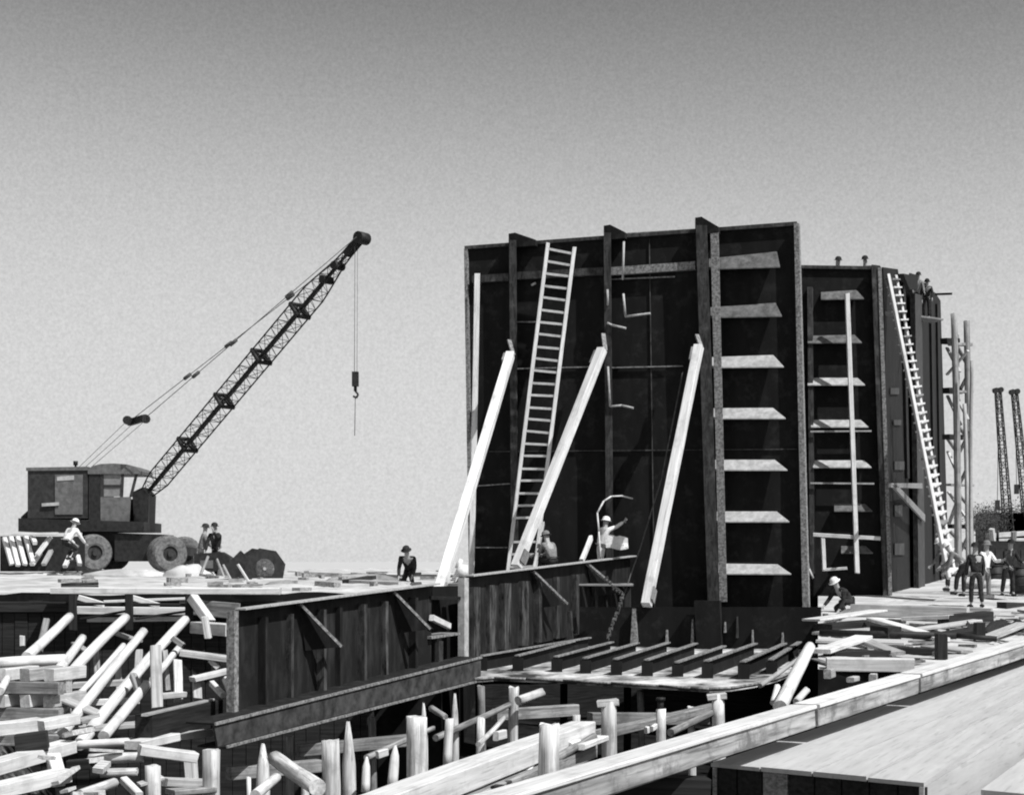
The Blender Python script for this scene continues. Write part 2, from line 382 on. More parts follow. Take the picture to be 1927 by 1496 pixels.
# ------------------------------------------------------------ three long shores
def shore(pt, pb, wd, label):
    s = timber(pb, pt, wd, wd, WHITE, 'timber_shore', None, label, 'shore', 'long white shores propping the tallest bulkhead', warp=.003)
    mb = MB(); d = (V(pt) - V(pb)).length
    mb.box((.12, -wd / 2 - .05, -wd / 2 - .02), (.5, -wd / 2 - .004, wd / 2)).box((d - .55, wd / 2 + .004, -wd / 2), (d - .1, wd / 2 + .05, wd / 2 + .01))
    o = mb.build('cleat', WOODD, None, (0, 0, 0)); o.parent = s; o.location = (0, 0, 0)
    return s
shore(T1.q(960, 668, .75), P(822, 1126, 36.5), .24, 'long white timber shore nearest the crane, left of the ladder')
shore(T1.q(1133, 658, .75), P(972, 1066, 43.0), .24, 'long white timber shore crossing the foot of the ladder')
shore(T1.q(1315, 652, .75), P(1216, 1138, 41.0), .24, 'steepest white timber shore, nearest the pale stringers')
for (x, y0, x1, y1) in ((958, 640, 966, 668), (1135, 628, 1139, 660), (1311, 630, 1319, 652)):
    o = MB().bar(T1.q(x, y0, .6), T1.q(x1, y1, .75), .12, .05).build('strap', EDGE, None)
    tag(o, {958: 'steel strap over the head of the white shore left of the ladder', 1135: 'steel strap over the head of the shore right of the ladder', 1311: 'steel strap over the head of the steepest white shore'}[x], 'strap', 'straps at the shore heads')
# thin guy wires beside the shore
tag(MB().path([T1.q(1285, 700, 1), P(1245, 900, 44), P(1205, 1030, 43), P(1170, 1130, 42)], .022).build('guy_wire', CABLE), 'thin dark guy wire hanging left of the steepest shore', 'wire')

# ------------------------------------------------------------ second block, further back
T2 = Pl(9.0, 51.9, 12.4, 51.2)
T2.n = T1.n.copy()
D1 = V((.387, .922, .0))
b2 = empty('steel_block', T2.q(1590, 1150)); tag(b2, 'lower black steel block with side face, to the right of the tallest bulkhead', 'bulkhead')
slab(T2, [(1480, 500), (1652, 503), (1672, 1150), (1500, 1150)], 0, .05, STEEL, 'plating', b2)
slab(T2, [(1503, 499), (1640, 501), (1640, 507), (1503, 505)], .1, .12, WEBM, 'top_flange', b2)
slab(T2, [(1640, 498), (1656, 500), (1676, 1120), (1662, 1120)], .3, .3, WEBM, 'corner_web', b2)
slab(T2, [(1652, 504), (1659, 504), (1679, 1120), (1672, 1120)], .33, .02, EDGE, 'face_bar', b2)
slab(T2, [(1519, 540), (1528, 540), (1533, 1080), (1524, 1080)], .2, .2, WEBM, 'web_girder', b2)
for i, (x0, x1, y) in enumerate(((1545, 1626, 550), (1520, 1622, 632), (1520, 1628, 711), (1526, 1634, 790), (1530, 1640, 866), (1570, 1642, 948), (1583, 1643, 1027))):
    tray(T2, x0, x1, y, 13, (-.05, -.02, 0, 0, 0, 0, 0)[i], DIM_SUNLIT if i in (0, 1, 5, 6) else PALE_SUNLIT, 'stringer', b2, sn=14, out=.25)  # sunlit faces painted pale, the fainter ones darker
for (x0, y0, x1, y1) in ((1525, 909, 1645, 910), (1525, 812, 1640, 811)):
    MB().bar(T2.q(x0, y0, .3), T2.q(x1, y1, .3), .05, .05).build('seam_bar', PALE_SUNLIT, b2)
# side face running away from us
c0 = T2.q(1656, 503); A0 = V((c0.x, c0.y, 0))
def side(px, py, off=0):
    # plane through the corner running back
    k = (px - CX) / F; n = V((D1.y, -D1.x, 0)) * off
    # X = A0.x + n.x + D.x s ; Y = ...
    d = V((.30, .954, 0)); s = (k * (A0.y + n.y) - A0.x - n.x) / (d.x - k * d.y)
    return P(px, py, A0.y + n.y + d.y * s)
def sslab(pts, off, th, m, name, parent):
    n = V((D1.y, -D1.x, 0)).normalized()
    return MB().prism([side(a, b, off) for a, b in pts], -n * th).build(name, m, parent)
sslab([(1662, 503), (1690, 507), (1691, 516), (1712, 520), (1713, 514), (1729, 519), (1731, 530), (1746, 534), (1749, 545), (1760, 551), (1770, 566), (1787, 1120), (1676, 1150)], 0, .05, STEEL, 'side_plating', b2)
sslab([(1722, 552), (1735, 556), (1741, 1110), (1729, 1110)], .35, .2, WEBM, 'web_girder', b2)
sslab([(1700, 515), (1727, 520), (1727, 545), (1712, 545)], .25, .2, STEEL, 'head_bracket', b2)
for pts in ([(1677, 909), (1736, 909), (1736, 919), (1677, 917)], [(1678, 912), (1688, 912), (1741, 968), (1741, 982)]):
    sslab(pts, .5, .08, EDGE, 'brace', b2)
for (x, y, w_, h) in ((1684, 868, 18, 16), (1684, 950, 14, 22), (1684, 1022, 18, 22), (1676, 730, 16, 12), (1682, 790, 14, 10)):
    sslab([(x, y), (x + w_, y), (x + w_, y + h), (x, y + h)], .06, .05, WEBM, 'doubler_plate', b2)
for x, y0, y1 in ((1700, 530, 900), (1752, 560, 1080), (1764, 572, 1090), (1712, 560, 760)):
    sslab([(x, y0), (x + 4, y0), (x + 12, y1), (x + 8, y1)], .12, .1, STEELG, 'stiffener', b2)
# pale rod, bar frame on its face
timber(T2.q(1613, 1078, .9), T2.q(1594, 553, .6), .14, .12, WHITE, 'batten', None, 'long pale upright batten in front of the lower steel block', 'batten', warp=.004)
fr = empty('staging_bracket', T2.q(1560, 1075, .8)); tag(fr, 'pale staging bracket low on the lower steel block', 'bracket')
timber(T2.q(1530, 1006, .8), T2.q(1656, 1013, .8), .12, .12, WHITE, 'ledger', fr)
timber(T2.q(1548, 1012, .85), T2.q(1551, 1072, .85), .12, .14, WHITE, 'hanger', fr)
timber(T2.q(1547, 1072, .85), T2.q(1594, 1069, .85), .12, .09, WHITE, 'foot_bar', fr)
tag(MB().path([T2.q(1516, 1030, .9), T2.q(1522, 1070, 1.0), T2.q(1530, 1088, 1.1)], .04).build('hose', PALE_SUNLIT), 'short pale hose hanging at the foot of the lower block', 'hose')

# second ladder
lb = empty('ladder', P(1790, 1085, 47)); tag(lb, 'steep broad ladder of close treads up the far side of the steel block', 'ladder')
a0, a1 = P(1671, 518, 53.0), P(1786, 1088, 47.5); b0, b1 = P(1686, 519, 54.0), P(1797, 1078, 48.5)
timber(a1, a0, .10, .16, WHITE, 'rail', lb, warp=.003); timber(b1, b0, .08, .10, WHITE, 'rail', lb, warp=.003)
for i in range(34):
    t_ = (i + .5) / 34
    MB().bar(a0.lerp(a1, t_), b0.lerp(b1, t_), .26, .05).build('tread', WHITE if i % 7 else WOODD, lb)

# scaffold to the right of the block
sf = empty('scaffold', P(1812, 1080, 55)); tag(sf, 'tall pole scaffold to the right of the steel block', 'scaffold')
for (x0, y0, x1, y1, Y, m, r) in ((1795, 590, 1803, 1085, 54, WOODD, .13), (1819, 604, 1826, 1085, 55, WOODD, .13), (1829, 680, 1827, 1060, 53.5, WOOD, .07), (1801, 630, 1806, 1085, 57, WOODD, .09), (1815, 760, 1822, 1085, 54.5, WOOD, .08)):
    log(P(x1, y1, Y), P(x0, y0, Y), r, r * .8, m, 'pole', sf)
for (y, x0, x1, h) in ((642, 1776, 1800, .2), (648, 1790, 1824, .1), (735, 1780, 1805, .2), (737, 1792, 1826, .08), (822, 1780, 1806, .18), (912, 1784, 1828, .08), (990, 1786, 1830, .14)):
    timber(P(x0, y, 54.4), P(x1, y + 1, 55.4), .25, h, TAR_SHADE if h > .12 else WOODD, 'ledger', sf)
for (x0, y0, x1, y1) in ((1782, 655, 1806, 700), (1782, 705, 1822, 660), (1783, 745, 1808, 800), (1784, 850, 1806, 900), (1784, 925, 1826, 985), (1800, 745, 1822, 790), (1806, 850, 1826, 810), (1786, 985, 1806, 930)):
    timber(P(x0, y0, 55.2), P(x1, y1, 54.6), .12, .07, WOOD, 'brace', sf)
for (x0, y0, x1, y1) in ((1803, 655, 1822, 690), (1824, 700, 1806, 735), (1802, 800, 1825, 830), (1826, 870, 1806, 910), (1804, 930, 1830, 960), (1788, 1000, 1826, 1040), (1826, 1000, 1796, 1060), (1783, 825, 1800, 850)):
    timber(P(x0, y0, 56.2), P(x1, y1, 56.8), .12, .08, WOODD, 'brace', sf)

# ------------------------------------------------------------ low bulkheads along the keel
TA = Pl(-4.64, 27.7, -1.81, 34.2)
def lowbulk(x0, x1, yt0, yt1, yb0, yb1, label, stiffs, brs, bright, patches):
    o = empty('low_bulkhead', TA.q((x0 + x1) / 2, (yb0 + yb1) / 2)); tag(o, label, 'bulkhead')
    tp = lambda x: yt0 + (yt1 - yt0) * (x - x0) / (x1 - x0); bt = lambda x: yb0 + (yb1 - yb0) * (x - x0) / (x1 - x0)
    slab(TA, [(x0, yt0), (x1, yt1), (x1, yb1), (x0, yb0)], 0, .03, STEELG, 'plating', o)
    a = TA.q(x0 - 4, yt0 - 2, 0); b = TA.q(x1, yt1 - 1, 0)
    MB().prism([a, b, b + TA.n * .22, a + TA.n * .22], (0, 0, -.03)).build('top_flange', EDGEB, o)
    slab(TA, [(x0 - 5, yt0 + 3), (x0 + 3, yt0 + 3), (x0 + 3, yb0), (x0 - 5, yb0)], .14, .16, bright, 'end_flange', o)
    for i, x in enumerate(stiffs):
        dep = .11 if i % 2 else .16
        ww = 12 if (bright is PALE_SUNLIT and i in (1, 2, 3, 0)) else 5
        g = slab(TA, [(x, tp(x) + 22), (x + ww, tp(x) + 22), (x + ww, bt(x) - 2), (x, bt(x) - 2)], dep, dep + .0, [STEELG, WEBM, STREAK][i % 3 if bright is not PALE_SUNLIT else min(2, 5 - i) if i < 4 else 1], 'stiffener', o)
    for (bx, by, ex, ey) in brs:
        p0, p1 = TA.q(bx, by, .10), TA.q(ex, ey, .75)
        base = TA.q(bx, by + 2, .02); foot = TA.q(ex, ey, .02)
        MB().prism([TA.q(bx, by, .05), TA.q(ex + 6, ey, .55), TA.q(bx + 12, ey + 8, .05)], V((.012, .03, 0))).build('knee_bracket', STEELG, o)
        MB().bar(TA.q(bx, by + 2, .08), TA.q(ex, ey, .62), .12, .05).build('bracket_flange', EDGE, o)
    for (x, y, w_, h) in patches:
        slab(TA, [(x, y), (x + w_, y - 1), (x + w_, y + h), (x, y + h)], .05, .045, WEBM, 'doubler_plate', o)
    return o
lowbulk(446, 812, 1146, 1098, 1345, 1262, 'nearest low dark steel bulkhead, running back from the timber cribs', (500, 548, 610, 640, 686, 726, 782), [(563, 1133, 641, 1216), (740, 1111, 808, 1183)], EDGE, [])
lowbulk(879, 1186, 1084, 1046, 1240, 1172, 'further low dark bulkhead with pale vertical streaks, below the ladder', (892, 922, 950, 983, 1015, 1048, 1085, 1120), [(1002, 1072, 1066, 1136), (1104, 1058, 1168, 1114)], PALE_SUNLIT, [])
# short notch plate between them with its ledges
nb = empty('joint_box', TA.q(845, 1220)); tag(nb, 'small dark box joint between the two low bulkheads', 'steel box')
slab(TA, [(814, 1103), (880, 1102), (880, 1250), (814, 1262)], -.5, .05, STEEL, 'back_plate', nb)
slab(TA, [(812, 1197), (866, 1190), (866, 1194), (812, 1202)], .1, .5, EDGE, 'ledge', nb)
slab(TA, [(812, 1122), (868, 1122), (868, 1128), (812, 1128)], .05, .5, STEEL, 'ledge', nb)
slab(TA, [(826, 1206), (834, 1206), (834, 1250), (826, 1252)], .1, .1, WEBM, 'stub', nb)
timber(TA.q(812, 1162, .12), TA.q(845, 1178, .1), .1, .13, WHITE, 'wedge', None, 'white wooden wedge lying in the gap between the low bulkheads', 'wedge')

# keel girder (channel) in front of the low bulkhead
kg = empty('keel_girder', P(650, 1330, 29.5)); tag(kg, 'long dark steel keel girder running under the low bulkheads', 'girder')
K0, K1 = TA.q(403, 1364, .55), TA.q(905, 1238, .55)
K0b, K1b = TA.q(410, 1404, .55), TA.q(905, 1276, .55)
nA = TA.n
MB().prism([K0, K1, K1b, K0b], -nA * .04).build('web', STEELK, kg)
MB().prism([K0, K1, K1 - nA * .55, K0 - nA * .55], (0, 0, .03)).build('upper_flange', STEELG, kg)
MB().bar(K0 + nA * .02 + V((0, 0, .02)), K1 + nA * .02 + V((0, 0, .02)), .03, .05).build('flange_edge', EDGE, kg)
MB().prism([K0b + nA * .16, K1b + nA * .16, K1b - nA * .4, K0b - nA * .4], (0, 0, -.03)).build('lower_flange', STEELG, kg)
MB().bar(K0b + nA * .17, K1b + nA * .17, .03, .045).build('flange_edge', EDGE, kg)

# ------------------------------------------------------------ bottom plate with floor frames
def pl(px, py, up=0.0):
    # sloping plane of the bottom plating
    d = (py - HY) / F; k = (px - CX) / F
    # z = -2.59 + .05*((X+.7)*.381+(Y-34.5)*.924)   ;  z=-dY, X=kY
    c = -2.59 + .05 * (.7 * .381 - 34.5 * .924)
    Y = -c / (d + .05 * (.381 * k + .924))
    return P(px, py, Y) + V((0, 0, up))
bp_ = empty('bottom_plate', pl(1250, 1280)); tag(bp_, 'pale-edged flat bottom plate carrying a row of floor frames', 'hull plate')
edge = [(893, 1279), (930, 1276), (990, 1278), (1060, 1281), (1150, 1286), (1240, 1291), (1300, 1295), (1335, 1297), (1375, 1295), (1420, 1288), (1460, 1278), (1500, 1262), (1530, 1240), (1560, 1205), (1250, 1195), (1100, 1196), (960, 1222), (900, 1240)]
PLT = mat('scaled_bottom_plate', .04, .7, (.8, .8, 1), 1.2, rough=.85, bump=.1, pos=(.40, .62), spots=.5, spotcol=.08)
MB().prism([pl(a, b) for a, b in edge], (0, 0, -.06)).build('plating', PLT, bp_)
ed = [pl(a, b, .01) for a, b in edge[:13]]
MB().path(ed, .03).build('edge_bead', EDGE, bp_)
DK = V((.381, .924, .05)).normalized(); DX = V((.924, -.381, 0))
for (x0, y0, x1, y1, h) in ((900, 1262, 1105, 1225, .33), (968, 1262, 1075, 1232, .33), (1041, 1264, 1147, 1234, .33), (1095, 1267, 1195, 1236, .33), (1153, 1270, 1253, 1236, .34), (1211, 1272, 1305, 1238, .34), (1324, 1276, 1417, 1240, .36), (1392, 1278, 1472, 1240, .36), (1445, 1268, 1500, 1232, .3), (1268, 1273, 1358, 1240, .3)):
    a, b = pl(x0, y0), pl(x1, y1); u = V((0, 0, h))
    fo = MB().prism([a, b, b + u, a + u], DX * .025).build('floor_frame', STEEL, bp_)
    MB().prism([a + u, b + u, b + u + DX * .12, a + u + DX * .12], (0, 0, .03)).build('flange', EDGE, fo)
    MB().box(a - DX * .05 + V((0, -.04, 0)), a + DX * .2 + V((.02, .05, h - .03))).build('end_stub', STEEL, fo)
# low cross bulkhead closing the floor at the back, with bright stiffener edges
TC = Pl(*(pl(1090, 1215).xy[:]), *(pl(1530, 1222).xy[:]))
cb_ = empty('cross_bulkhead', TC.q(1330, 1220)); tag(cb_, 'low black cross bulkhead behind the floor frames, foot of the steepest shore', 'bulkhead')
slab(TC, [(1090, 1142), (1545, 1142), (1545, 1240), (1090, 1226)], 0, .04, STEEL, 'plating', cb_)
for (x, y0, y1, w_, m) in ((1062, 1150, 1212, 16, WEBM), (1186, 1145, 1212, 13, EDGE), (1300, 1165, 1212, 6, EDGE), (1252, 1185, 1212, 4, EDGE), (1414, 1185, 1214, 3, EDGE), (1470, 1190, 1214, 4, EDGE), (1362, 1170, 1190, 3, EDGE), (1385, 1160, 1200, 3, WEBM)):
    slab(TC, [(x + w_ * .3, y0), (x + w_ * .7, y0), (x + w_, y1), (x, y1)], .15, .14, m, 'stiffener', cb_)
slab(TC, [(1306, 1130), (1354, 1130), (1358, 1240), (1312, 1240)], .3, .2, STEEL, 'web_girder', cb_)
# chain hanging from the far end of the further low bulkhead
ch = MB(); pts = [P(1140, 1085, 41), P(1158, 1110, 41), P(1172, 1118, 40.5), P(1165, 1145, 40), P(1152, 1175, 39.5), P(1143, 1205, 39)]
for a, b in zip(pts, pts[1:]):
    n_ = 5
    for i in range(n_):
        p_, q_ = a.lerp(b, i / n_), a.lerp(b, (i + .8) / n_); ch.bar(p_, q_, .10 if i % 2 else .04, .04 if i % 2 else .10)
tag(ch.build('chain', STREAK), 'heavy dull chain hanging between the low bulkhead and the steepest shore', 'chain')

# ------------------------------------------------------------ far things: cranes, trees, right bank
def lattice(p, q, w0, w1, n, rc, rl, m, name, parent, side_v=None, pinch=.0):
    p = V(p); q = V(q); d = (q - p).normalized(); x = (side_v or d.cross(V((0, 1, 0)))).normalized(); y = d.cross(x).normalized()
    mb = MB()
    def wd(t): return w0 + (w1 - w0) * t if not pinch else (w0 * min(1, .6 + t * 7) * (1 if t < 1 - pinch else max(w1 / w0, (1 - t) / pinch)))
    c = lambda t, a, b: p.lerp(q, t) + x * a * wd(t) / 2 + y * b * wd(t) / 2
    cs = ((-1, -1), (1, -1), (1, 1), (-1, 1))
    for i in range(n):
        t0, t1 = i / n, (i + 1) / n
        for k, (a, b) in enumerate(cs):
            mb.tube(c(t0, a, b), c(t1, a, b), rc, n=5)
            a2, b2_ = cs[(k + 1) % 4]
            if i % 2: mb.tube(c(t0, a, b), c(t1, a2, b2_), rl, n=4)
            else: mb.tube(c(t0, a2, b2_), c(t1, a, b), rl, n=4)
            mb.tube(c(t1, a, b), c(t1, a2, b2_), rl, n=4)
    return mb.build(name, m, parent), c
for (x0, y0, x1, y1, Y, lab) in ((1878, 735, 1899, 985, 150, 'left one of two distant lattice crane booms beyond the yard'), (1909, 738, 1938, 985, 150, 'right one of two distant lattice crane booms, at the photo edge')):
    r_ = empty('distant_crane', P(x1, y1 + 40, Y)); tag(r_, lab, 'crane', 'two distant lattice booms')
    lattice(P(x1, y1 + 30, Y), P(x0, y0, Y), .75, .45, 22, .07, .03, CRANEM, 'boom', r_)  # boom lighter than its head: distance haze put into the colour
    h = P(x0, y0, Y); MB().tube(h + V((-.22, -.3, 0)), h + V((-.22, .3, 0)), .26, n=12).tube(h + V((.22, -.3, .05)), h + V((.22, .3, .05)), .26, n=12).bar(h + V((-.5, 0, .1)), h + V((.5, 0, .1)), .3, .14).build('boom_head', BLACK, r_)
    j = P(lerp(x0, x1, .62) - 14, lerp(y0, y1, .86) - (30 if x0 > 1900 else 0), Y)
    MB().box(j + V((-.18, -.2, -.45)), j + V((.18, .2, .45))).tube(j + V((0, 0, .4)), P(x0 + 1, y0, Y), .03, n=4).build('hook_block', BLACK, r_)
    b_ = P(x1, y1 + 40, Y); MB().box(b_ + V((-2, 0, 0)), b_ + V((3, 4, 3))).box(b_ + V((-2.5, -.3, -1)), b_ + V((3.5, 4.4, -.1))).build('cab_body', BLACK, r_)
def tree(px, py, Y, h, wd, label, seed):
    rr = random.Random(seed); base = P(px, py, Y)
    o = empty('tree', base); tag(o, label, 'tree', 'dark trees on the far right skyline')
    tk = MB(); tk.tube(base, base + V((0, 0, h * .6)), h * .03, h * .012, 7)
    cr = MB(); tips = []
    for i in range(7):
        a = rr.uniform(0, 6.28); s_ = base + V((0, 0, h * rr.uniform(.2, .5))); e = s_ + V((math.cos(a) * wd * .35, math.sin(a) * wd * .35, h * rr.uniform(.15, .35)))
        tk.tube(s_, e, h * .012, h * .005, 5); tips.append(e)
    tips.append(base + V((0, 0, h * .85)))
    for i in range(1300):
        c = rr.choice(tips) + V((rr.gauss(0, wd * .17), rr.gauss(0, wd * .17), rr.gauss(0, h * .11)))
        if c.z < base.z + h * .08: continue
        s_ = h * rr.uniform(.012, .03); u = V((rr.uniform(-1, 1), rr.uniform(-1, 1), rr.uniform(-1, 1))).normalized(); w_ = u.orthogonal().normalized()
        cr.mesh([c, c + u * s_, c + u * s_ + w_ * s_, c + w_ * s_], [[0, 1, 2, 3]])
    tk.build('trunk', BARK, o); cr.build('crown', LEAF, o)
for i, (px, py, Y, h, wd, lab) in enumerate(((1853, 1040, 85, 2.6, 2.0, 'dark rounded tree just right of the scaffold'), (1838, 1030, 110, 2.8, 2.4, 'small dark tree half behind the scaffold poles'), (1872, 1020, 170, 3.0, 3.0, 'low far tree under the left distant boom'),
        (1888, 1020, 180, 4.4, 2.6, 'upright far tree left of the left boom foot'), (1905, 1020, 175, 4.6, 3.2, 'far tree between the two distant booms'), (1922, 1020, 178, 3.8, 3.4, 'far tree at the right photo edge'), (1862, 1022, 168, 3.8, 2.6, 'far tree between scaffold and left boom'))):
    tree(px, py, Y, h, wd, lab, i)
# equipment and material heaps at the right edge
def heap(name, c, sx, sy, sz, m, label, cat, seed):
    vs = []; fs = []; n = 14; mm = 8
    for j in range(mm + 1):
        for i in range(n):
            a = 2 * math.pi * i / n; ph = math.pi / 2 * j / mm
            k = 1 + .3 * noise.noise(V((math.cos(a) * 1.3 + seed, math.sin(a) * 1.3, ph * 2)))
            vs.append(V(c) + V((math.cos(a) * math.cos(ph) * sx * k, math.sin(a) * math.cos(ph) * sy * k, math.sin(ph) * sz * k)))
    for j in range(mm):
        for i in range(n): fs.append([j * n + i, j * n + (i + 1) % n, (j + 1) * n + (i + 1) % n, (j + 1) * n + i])
    return tag(MB().mesh(vs, fs, True).build(name, m), label, cat)
def compressor(base, label):
    o = empty('air_compressor', base); tag(o, label, 'compressor')
    B = V(base)
    MB().prism([B + V(v) for v in ((-1.1, 0, .45), (1.1, 0, .45), (1.1, 0, 1.25), (.8, 0, 1.5), (-.8, 0, 1.5), (-1.1, 0, 1.25))], (0, 1.1, 0)).build('housing', BLACK, o)
    for dx in (-.75, .75):
        MB().tube(B + V((dx, -.12, .33)), B + V((dx, .08, .33)), .33, n=18).tube(B + V((dx, -.15, .33)), B + V((dx, -.11, .33)), .12, n=12).build('wheel', RUBBER, o)
    MB().tube(B + V((-.3, .4, 1.5)), B + V((-.3, .4, 1.85)), .05).build('exhaust', BLACK, o)
    MB().bar(B + V((-1.1, .5, .5)), B + V((-2, .5, .25)), .08, .08).build('drawbar', BLACK, o)
    for i in range(4): MB().bar(B + V((-.8 + i * .45, -.012, .6)), B + V((-.8 + i * .45, -.012, 1.2)), .3, .02, (0, 1, 0)).build('side_panel', CRANEM, o)
compressor(P(1900, 1098, 56), 'dark wheeled air compressor at the right edge behind the standing men')
heap('rubble_heap', P(1890, 1105, 53) + V((0, 0, -.1)), 1.6, 1.2, .35, SAND, 'pale rubble heap in front of the compressor', 'heap', 2)
for i, (x0, y0, x1, y1, Y, w_, h, m, lab) in enumerate(((1862, 1008, 1950, 1002, 74, .5, .22, WOOD, 'topmost pale timber stacked behind the compressor'), (1866, 1018, 1950, 1016, 72, .6, .2, WOOD, 'second pale timber from the top, behind the compressor'),
        (1872, 1030, 1950, 1026, 70, .5, .24, WOODD, 'lowest weathered timber of the stack behind the compressor'), (1858, 1122, 1935, 1130, 48, .5, .1, WOOD, 'pale plank lying right of the standing dark man'), (1885, 1140, 1950, 1142, 44, .3, .22, TAR_SHADE, 'short tarred baulk at the right edge on the sand'))):
    timber(P(x0, y0, Y), P(x1, y1, Y + 1.5), w_, h, m, 'timber', None, lab, 'timber', 'timbers at the far right of the yard')

# ------------------------------------------------------------ timbers of the right-hand staging
S = lambda px, py, up=0.0: hplane(px, py, -2.645, .0306) + V((0, 0, up))
def st(x0, y0, x1, y1, wd, ht, m, label, up=0.0, up2=None, name='timber', cat='timber', roll=0.0):
    a, b = S(x0, y0), S(x1, y1)
    return timber(a + V((0, 0, ht / 2 + up)), b + V((0, 0, ht / 2 + (up if up2 is None else up2))), wd, ht, m, name, None, label, cat, 'timbers strewn on the right-hand yard', roll=roll)
st(1603, 1160, 1822, 1166, .32, .30, WOOD, 'long heavy pale baulk in front of the lower block, left of the standing man', .02)
st(1700, 1150, 1866, 1155, .3, .1, WOOD, 'long pale plank ending at the standing man\'s feet', .05)
st(1526, 1180, 1654, 1169, .5, .05, WHITE, 'white plank tilted over a dark gap, left end of the yard', .14, .24)
st(1642, 1184, 1775, 1210, .30, .07, WHITE, 'white plank slanting down right across the dark rail', .2, .04)
st(1545, 1196, 1650, 1188, .5, .06, WOOD, 'broad pale board just above the dark rail', .02)
st(1540, 1212, 1705, 1216, .9, .06, WOOD, 'wide pale board just below the dark rail', .05)
st(1546, 1240, 1625, 1222, .35, .08, WHITE, 'short white plank raised over a dark shadow, near the yard edge', .1, .2)
st(1620, 1222, 1690, 1236, .30, .07, WOOD, 'pale plank dropping right from the short white one', .16, .03)
st(1555, 1256, 1720, 1258, .4, .22, WHITE, 'white baulk along the near lip of the yard', -.05)
st(1690, 1196, 1840, 1186, .28, .07, WOOD, 'pale plank slanting up right behind the small dark post', .04, .18)
st(1775, 1180, 1860, 1172, .3, .28, TAR_SHADE, 'short tarred baulk left of the leaning dark tarpaulin', 0)
st(1700, 1176, 1790, 1180, .3, .09, WHITE, 'thin white plank in the middle of the yard', .1, .2)
st(1850, 1208, 1925, 1190, .3, .08, WOOD, 'pale plank at the right edge next to the long timber', .02, .15)
st(1560, 1172, 1600, 1160, .2, .08, WOODD, 'short grey plank by the crouching man\'s feet', .02, .12)
st(1742, 1222, 1820, 1232, .25, .05, WOOD, 'thin pale board right of the small dark post', .03)
st(1700, 1168, 1850, 1170, .25, .05, WOODD, 'grey board behind the thin white plank', .02)
tag(MB().tube(S(1542, 1203, .14), S(1800, 1209, .14), .07).tube(S(1800, 1209, .14), S(1876, 1211, .1), .055).build('pipe', BLACK), 'long thin black pipe lying across the right-hand yard', 'pipe')
def postd(x, yb, w_, h, label, m=TAR_SHADE):
    a = S(x, yb); o = timber(a + V((0, 0, -.1)), a + V((0, 0, h)), w_, w_, m, 'post', None, label, 'post', 'short dark posts on the yard'); return o
postd(1771, 1240, .20, .46, 'small square dark post nearest the long timber')
postd(1843, 1206, .20, .38, 'small dark post further right, by the dark tarpaulin')
timber(S(1650, 1202, .14), S(1684, 1206, .14), .35, .3, TAR_SHADE, 'block', None, 'dark block sitting on the pipe in the middle of the yard', 'block')
tp = MB(); vs = []; fs = []
for j in range(5):
    for i in range(13):
        px = 1820 + i * 9; c = S(px, 1180 + j * 4 + 6 * math.sin(i * .55))
        vs.append(c + V((0, 0, .16 + .1 * math.sin(i * 1.1 + j) - .05 * abs(j - 2))))
for j in range(4):
    for i in range(12): fs.append([j * 13 + i, j * 13 + i + 1, (j + 1) * 13 + i + 1, (j + 1) * 13 + i])
tag(tp.mesh(vs, fs, True).build('tarpaulin', CLD), 'crumpled dark tarpaulin lying on the sand at the right edge', 'tarpaulin')
# white leaning log by the yard edge
log(P(1468, 1330, 23.5), P(1524, 1218, 26.5), .105, .095, WHITE, 'log', None, 'thick white log leaning up from the long timber beside the bottom plate', 'log')
log(P(1455, 1322, 24.2), P(1463, 1292, 24.6), .05, .05, WHITE, 'peg', None, 'short white peg left of the thick leaning white log', 'peg')
log(P(1498, 1320, 23.0), P(1518, 1298, 23.3), .05, .05, WHITE, 'peg', None, 'short white peg right of the thick leaning white log', 'peg')
log(P(1430, 1290, 31), P(1512, 1232, 33), .05, .04, WOOD, 'batten', None, 'thin pale batten leaning across the right end of the bottom plate', 'batten')
for (x, y, w_, h, lab) in ((1557, 1268, .14, .15, 'leftmost tiny pale block in the dark below the yard lip'), (1600, 1279, .17, .08, 'middle flat pale block in the dark below the yard lip'), (1642, 1276, .1, .12, 'rightmost tiny pale block in the dark below the yard lip')):
    p_ = P(x, y, 25.5); timber(p_, p_ + V((w_, .35, 0)), .12, h, WOOD, 'block', None, lab, 'block', 'pale blocks in the dark below the yard')

# ------------------------------------------------------------ foreground: long timber, boxes, planks
Zt = 2.0
H = lambda px, py, z: hplane(px, py, -z, 0.0)
a = H(930, 1483, 2.02); b = H(1960, 1190, 1.46)
d_ = (b - a).normalized(); nn = V((d_.y, -d_.x, 0))
# it is three baulks butted end to end
cuts = [(-.18, .34, 'nearest length of the long foreground timber kerb, lower centre'), (.345, .55, 'middle length of the long foreground timber kerb'), (.555, 1.3, 'far length of the long foreground timber kerb, running off right')]
for t0, t1, lab in cuts:
    o = empty('kerb_timber', a.lerp(b, (t0 + t1) / 2) - V((0, 0, .4))); tag(o, lab, 'timber', 'long squared timber kerb in the foreground')
    timber(a.lerp(b, t0) + nn * .16 - V((0, 0, .17)), a.lerp(b, t1) + nn * .16 - V((0, 0, .17)), .32, .24, KERB, 'baulk', o, warp=.0, skew=.01)
    timber(a.lerp(b, t0) + nn * .165 - V((0, 0, .027)), a.lerp(b, t1) + nn * .165 - V((0, 0, .027)), .36, .05, WHITE, 'sunlit_top', o, warp=.0, skew=.01)  # pale strip added to paint the sun on the kerb's upper face
